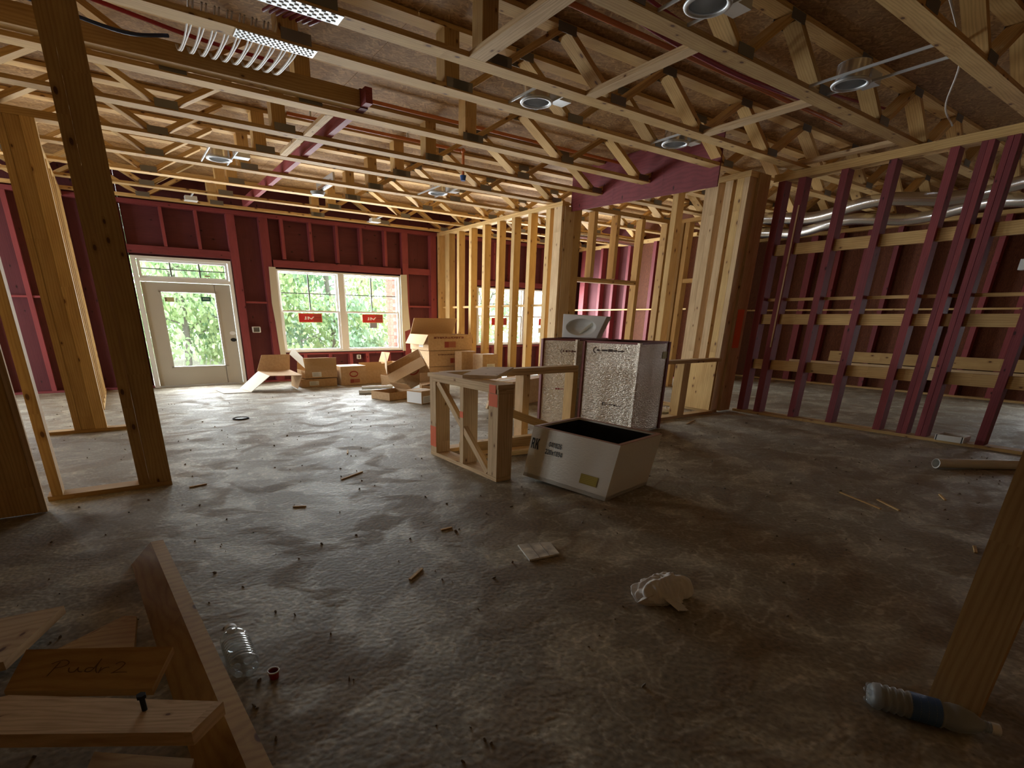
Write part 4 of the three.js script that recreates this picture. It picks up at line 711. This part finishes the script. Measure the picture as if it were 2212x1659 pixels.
/* ------------------------------------------------------------------ foreground scraps */
{
  // tilted board: low left edge on the floor, upper edge raised and lit
  const L0 = [-0.18, 0.0, -3.42], L1 = [-0.02, 0.0, -1.2], U0 = [-0.06, 0.12, -3.42], U1 = [0.1, 0.12, -1.2], n = [0.05, -0.024, 0.0], h = [0.065, 0.0, 0];
  const o = [0, 0, -2.3], g = hexa(rel([L1, add3(L1, h), add3(L0, h), L0], o), rel([U1, add3(U1, h), add3(U0, h), U0], o));
  const t = solo('lumber', g, M.pine[2], 'long dark plank tilted on edge with pale top edge', 'board', o);
}
function slab(label, corners, y0, th, mat, name = 'wood_scrap', tilt = 0) {   // flat piece given by four floor corners, anticlockwise
  const o = [corners.reduce((s, c) => s + c[0], 0) / 4, y0, corners.reduce((s, c) => s + c[1], 0) / 4];
  const b = corners.map(([x, z, y = 0]) => [x - o[0], y, z - o[2]]);
  return solo(name, hexa(b, b.map((p) => [p[0], p[1] + th, p[2]])), mat, label, 'board', o);
}
slab('pale board laid over the tilted plank with a black bolt standing on it', [[-0.9, -1.98], [-0.03, -1.44], [0.07, -1.53], [-0.5, -1.93], ].map((c) => c), 0.2, 0.05, M.grey[0]);
{
  const t = slab('scrap board scribbled with pencil writing leaning on the plank', [[-0.58, -2.2, 0.0], [-0.13, -1.93, 0.0], [-0.04, -2.08, 0.06], [-0.52, -2.36, 0.06]], 0.08, 0.03, M.pine[2]);
  const X = [0.46, 0, 0.28], n = Math.hypot(...X), Y = [0.05, 0.06, -0.155];
  const d = new THREE.PlaneGeometry(0.36, 0.13), Xv = new THREE.Vector3(...X).normalize(), Yv = new THREE.Vector3(...Y).normalize(), Zv = new THREE.Vector3().crossVectors(Xv, Yv);
  d.applyMatrix4(new THREE.Matrix4().makeBasis(Xv, Yv, Zv));
  const m = sub(t, 'pencil_writing', d, std({ map: printTex((g) => { g.strokeStyle = '#6e4f30'; g.lineWidth = 3; g.lineCap = 'round'; const P = (pts) => { g.beginPath(); g.moveTo(pts[0], pts[1]); for (let i = 2; i < pts.length; i += 4) g.quadraticCurveTo(pts[i], pts[i + 1], pts[i + 2], pts[i + 3]); g.stroke(); };
    P([46, 40, 36, 70, 26, 100]); P([26, 48, 60, 20, 70, 42, 72, 62, 36, 66]); P([76, 66, 74, 92, 92, 84, 98, 72, 100, 64, 98, 86, 112, 84]); P([142, 68, 118, 62, 120, 82, 132, 92, 142, 68, 150, 40, 154, 28, 140, 72, 152, 88]); P([160, 66, 158, 80, 156, 90, 164, 64, 180, 66]); P([196, 52, 210, 34, 220, 50, 214, 72, 192, 90, 214, 86, 230, 88]); }), transparent: true, alphaTest: 0.4 }), [0.0, 0.065, 0.0]);
}
slab('triangular plywood scrap lying flat beside the plank', [[-0.56, -2.5], [-0.19, -2.36], [-0.17, -2.68], [-0.22, -2.72]], 0.002, 0.03, M.pine[2]);
slab('wide board scrap at the left edge of the heap', [[-1.0, -2.5], [-0.62, -2.46], [-0.45, -2.86], [-1.0, -2.9]], 0.05, 0.04, M.grey[1]);
slab('dark red brown offcut under the pale board', [[-0.35, -1.5], [-0.1, -1.3], [-0.04, -1.5], [-0.3, -1.7]], 0.002, 0.1, M.pine[2]);
{
  const t = thing('bolt', 'black bolt standing on the pale foreground board', 'bolt', [-0.14, 0.25, -1.62]);
  sub(t, 'shank', new THREE.CylinderGeometry(0.008, 0.008, 0.05, 10), M.black, [0, 0.025, 0]); sub(t, 'head', new THREE.CylinderGeometry(0.014, 0.014, 0.012, 6), M.black, [0, 0.052, 0]);
}
function bottle(label, pos, rot, scale, skin, labelMat) {
  const t = thing('water_bottle', label, 'bottle', pos);
  const prof = [[0.002, 0], [0.024, 0.0], [0.031, 0.008]];
  for (let i = 0; i < 9; i++) { const y = 0.016 + i * 0.013; prof.push([0.0325, y], [0.0335, y + 0.003], [0.0285, y + 0.0075]); }
  prof.push([0.0325, 0.14], [0.032, 0.155], [0.024, 0.178], [0.0125, 0.192], [0.0125, 0.205]);
  sub(t, 'body', new THREE.LatheGeometry(prof.map((p) => new THREE.Vector2(...p)), 36), skin);
  for (let i = 0; i < 5; i++) { const a = i * 1.2566; sub(t, 'foot', new THREE.SphereGeometry(0.0085, 8, 6), M.bottle, [Math.cos(a) * 0.02, 0.001, Math.sin(a) * 0.02]); }
  if (labelMat) sub(t, 'label_band', new THREE.CylinderGeometry(0.0335, 0.0335, 0.05, 30, 1, true), labelMat, [0, 0.095, 0]);
  sub(t, 'neck_ring', new THREE.TorusGeometry(0.0135, 0.0025, 6, 20), M.bottle, [0, 0.196, 0], [Math.PI / 2, 0, 0]); sub(t, 'cap', new THREE.CylinderGeometry(0.014, 0.014, 0.014, 20), M.label, [0, 0.21, 0]);
  t.rotation.set(...rot); t.scale.set(...scale); return t;
}
bottle('clear empty water bottle lying beside the tilted plank', [0.19, 0.054, -1.95], [-Math.PI / 2, 0, 0], [1.85, 1.6, 1.6], M.bottle);
bottle('dusty crushed water bottle with blue label by the near post', [2.2, 0.045, -0.5], [0, -1.1, -Math.PI / 2], [1.3, 1.75, 2.0], new THREE.MeshPhysicalMaterial({ color: rgb(0.5, 0.53, 0.53), transmission: 0.5, thickness: 0, roughness: 0.45 }), std({ color: rgb(0.05, 0.12, 0.3), roughness: 0.5 }));
{
  const t = thing('red_cup', 'small red plastic cap lying near the clear bottle', 'cap', [0.285, 0, -1.9]);
  sub(t, 'body', new THREE.CylinderGeometry(0.022, 0.018, 0.035, 18, 1, true), std({ color: rgb(0.3, 0.02, 0.02), roughness: 0.4, side: THREE.DoubleSide }), [0, 0.0185, 0]); sub(t, 'rim', new THREE.TorusGeometry(0.022, 0.003, 6, 20), M.label, [0, 0.036, 0], [Math.PI / 2, 0, 0]);
}
{
  // crumpled pleated paper bag
  const g = new THREE.SphereGeometry(1, 140, 60), p = g.attributes.position;
  for (let i = 0; i < p.count; i++) {
    const x = p.getX(i), y = p.getY(i), z = p.getZ(i), k = 1 + 0.26 * fbm(n2, x * 1.5 + 5, z * 1.5 + y * 1.3, 2) + 0.018 * Math.sin(x * 46) * (1 - x * x);
    p.setXYZ(i, x * 0.17 * k, Math.max(-0.3, y) * 0.085 * k * (1 + 0.35 * x), z * 0.1 * k);
  }
  g.computeVertexNormals();
  const t = thing('paper_bag', 'crumpled pleated white paper bag on the open floor', 'bag', [2.2, 0, -1.47]);
  sub(t, 'crumple', g, std({ color: rgb(0.74, 0.71, 0.67), roughness: 0.75 }), [0, 0.032, 0], [0, -0.35, 0.05]);
  const f = new THREE.PlaneGeometry(0.14, 0.09, 14, 1), q = f.attributes.position; for (let i = 0; i < q.count; i++) q.setZ(i, (Math.round((q.getX(i) + 0.07) / 0.01) % 2) * 0.008); f.computeVertexNormals();
  sub(t, 'pleat', f, std({ color: rgb(0.72, 0.69, 0.65), side: THREE.DoubleSide }), [-0.03, 0.02, 0.13], [-1.3, 0.4, 0]); sub(t, 'corner', new THREE.ConeGeometry(0.05, 0.14, 5), std({ color: rgb(0.55, 0.5, 0.45) }), [-0.15, 0.03, 0.02], [0, 0, 1.4]);
}
{
  const c = [[1.87, -2.18], [2.09, -2.15], [2.16, -2.32], [1.95, -2.4]], o = [2.02, 0.002, -2.26];
  const t = thing('tile_piece', 'flat square scrap of mottled white stone sheet on the floor', 'tile', o);
  const m = std({ map: pixels(128, 128, (x, y) => { const v = Math.min(255, 205 + 80 * fbm(n2, x / 24, y / 24, 4)); return [v, v * 0.97, v * 0.9]; }) });
  const b = c.map(([x, z]) => [x - o[0], 0, z - o[2]]), g = hexa(b, b.map((p) => [p[0], 0.012, p[2]])); sub(t, 'sheet', g, m);
  for (const k of [0.33, 0.66]) { const a = lerp3(b[0], b[1], k), e = lerp3(b[3], b[2], k), w = Math.hypot(e[0] - a[0], e[2] - a[2]); const s = sub(t, 'score', bx(0.004, 0.002, +w.toFixed(2)), M.dirt, [(a[0] + e[0]) / 2, 0.0125, (a[2] + e[2]) / 2]); s.rotation.y = Math.atan2(e[0] - a[0], e[2] - a[2]); }
}
{
  const g = new THREE.SphereGeometry(1, 24, 16), p = g.attributes.position;
  for (let i = 0; i < p.count; i++) { const k = 1 + 0.4 * fbm(n2b, p.getX(i) * 2.3, p.getZ(i) * 2.3 + p.getY(i) * 2, 3); p.setXYZ(i, p.getX(i) * 0.22 * k, Math.max(-0.4, p.getY(i)) * 0.05 * k, p.getZ(i) * 0.12 * k); }
  g.computeVertexNormals(); solo('plastic_film', g, M.label, 'crumpled white plastic film on the floor behind the low wall', 'film', [7.35, 0.022, -5.35]);
  const st = solo('strap', bx(0.36, 0.012, 0.04), std({ color: rgb(0.05, 0.1, 0.3) }), 'short blue strap on the floor behind the low wall', 'strap', [6.85, 0.007, -5.65]); st.rotation.y = 0.4;
}
{ const t = thing('floor_flange', 'round dark drain cap set in the floor before the door', 'drain', [1.28, 0, -8.09]); sub(t, 'rim', new THREE.TorusGeometry(0.07, 0.012, 8, 28), M.black, [0, 0.008, 0], [Math.PI / 2, 0, 0]).scale.set(1.4, 1.3, 1); sub(t, 'cap', new THREE.CylinderGeometry(0.07, 0.07, 0.01, 24), M.plate, [0, 0.006, 0]).scale.set(1.4, 1, 1.3); }
[[1.61, -4.5, 0.35, 0.5], [1.2, -2.4, 0.18, 0.6], [0.95, -3.9, 0.12, -0.4], [4.98, -1.6, 0.5, 1.1], [5.05, -1.42, 0.32, 0.9], [5.7, -1.25, 0.2, 0.5], [4.5, -0.74, 0.16, 0.3], [1.9, -5.4, 0.2, 1.2], [0.35, -4.9, 0.16, 0.2], [6.9, -4.55, 0.5, 0.35], [1.7, -2.9, 0.1, 0]].forEach(([x, z, l, a]) => {
  const o = solo('wood_splinter', bx(+(l * 0.85).toFixed(2), 0.008, 0.016), any(M.pine), 'thin wood splinter lying loose on the concrete floor', 'splinter', [x, 0.005, z], 'splinters on the floor'); o.rotation.y = a;
});
{
  const g = new THREE.IcosahedronGeometry(1, 0), m = new THREE.InstancedMesh(g, std({ color: rgb(0.2, 0.16, 0.12), roughness: 0.95 }), 700), o = new THREE.Object3D();
  for (let i = 0; i < 1500; i++) {
    const x = rr(-1.2, 8.3), z = -(rr(0.3, 1) ** 2) * 11, s = rr(0.002, 0.009); o.position.set(x, s * 0.4, z); o.rotation.set(rr(0, 3), rr(0, 3), rr(0, 3)); o.scale.set(s * rr(0.8, 2.4), s * 0.7, s * rr(0.8, 1.6)); o.updateMatrix(); m.setMatrixAt(i, o.matrix);
  }
  m.name = 'floor_grit'; m.userData = { label: 'crumbs of dirt and grit scattered over the concrete', category: 'grit', kind: 'stuff' }; m.castShadow = m.receiveShadow = true; scene.add(m);
}
renderer.render(scene, camera);
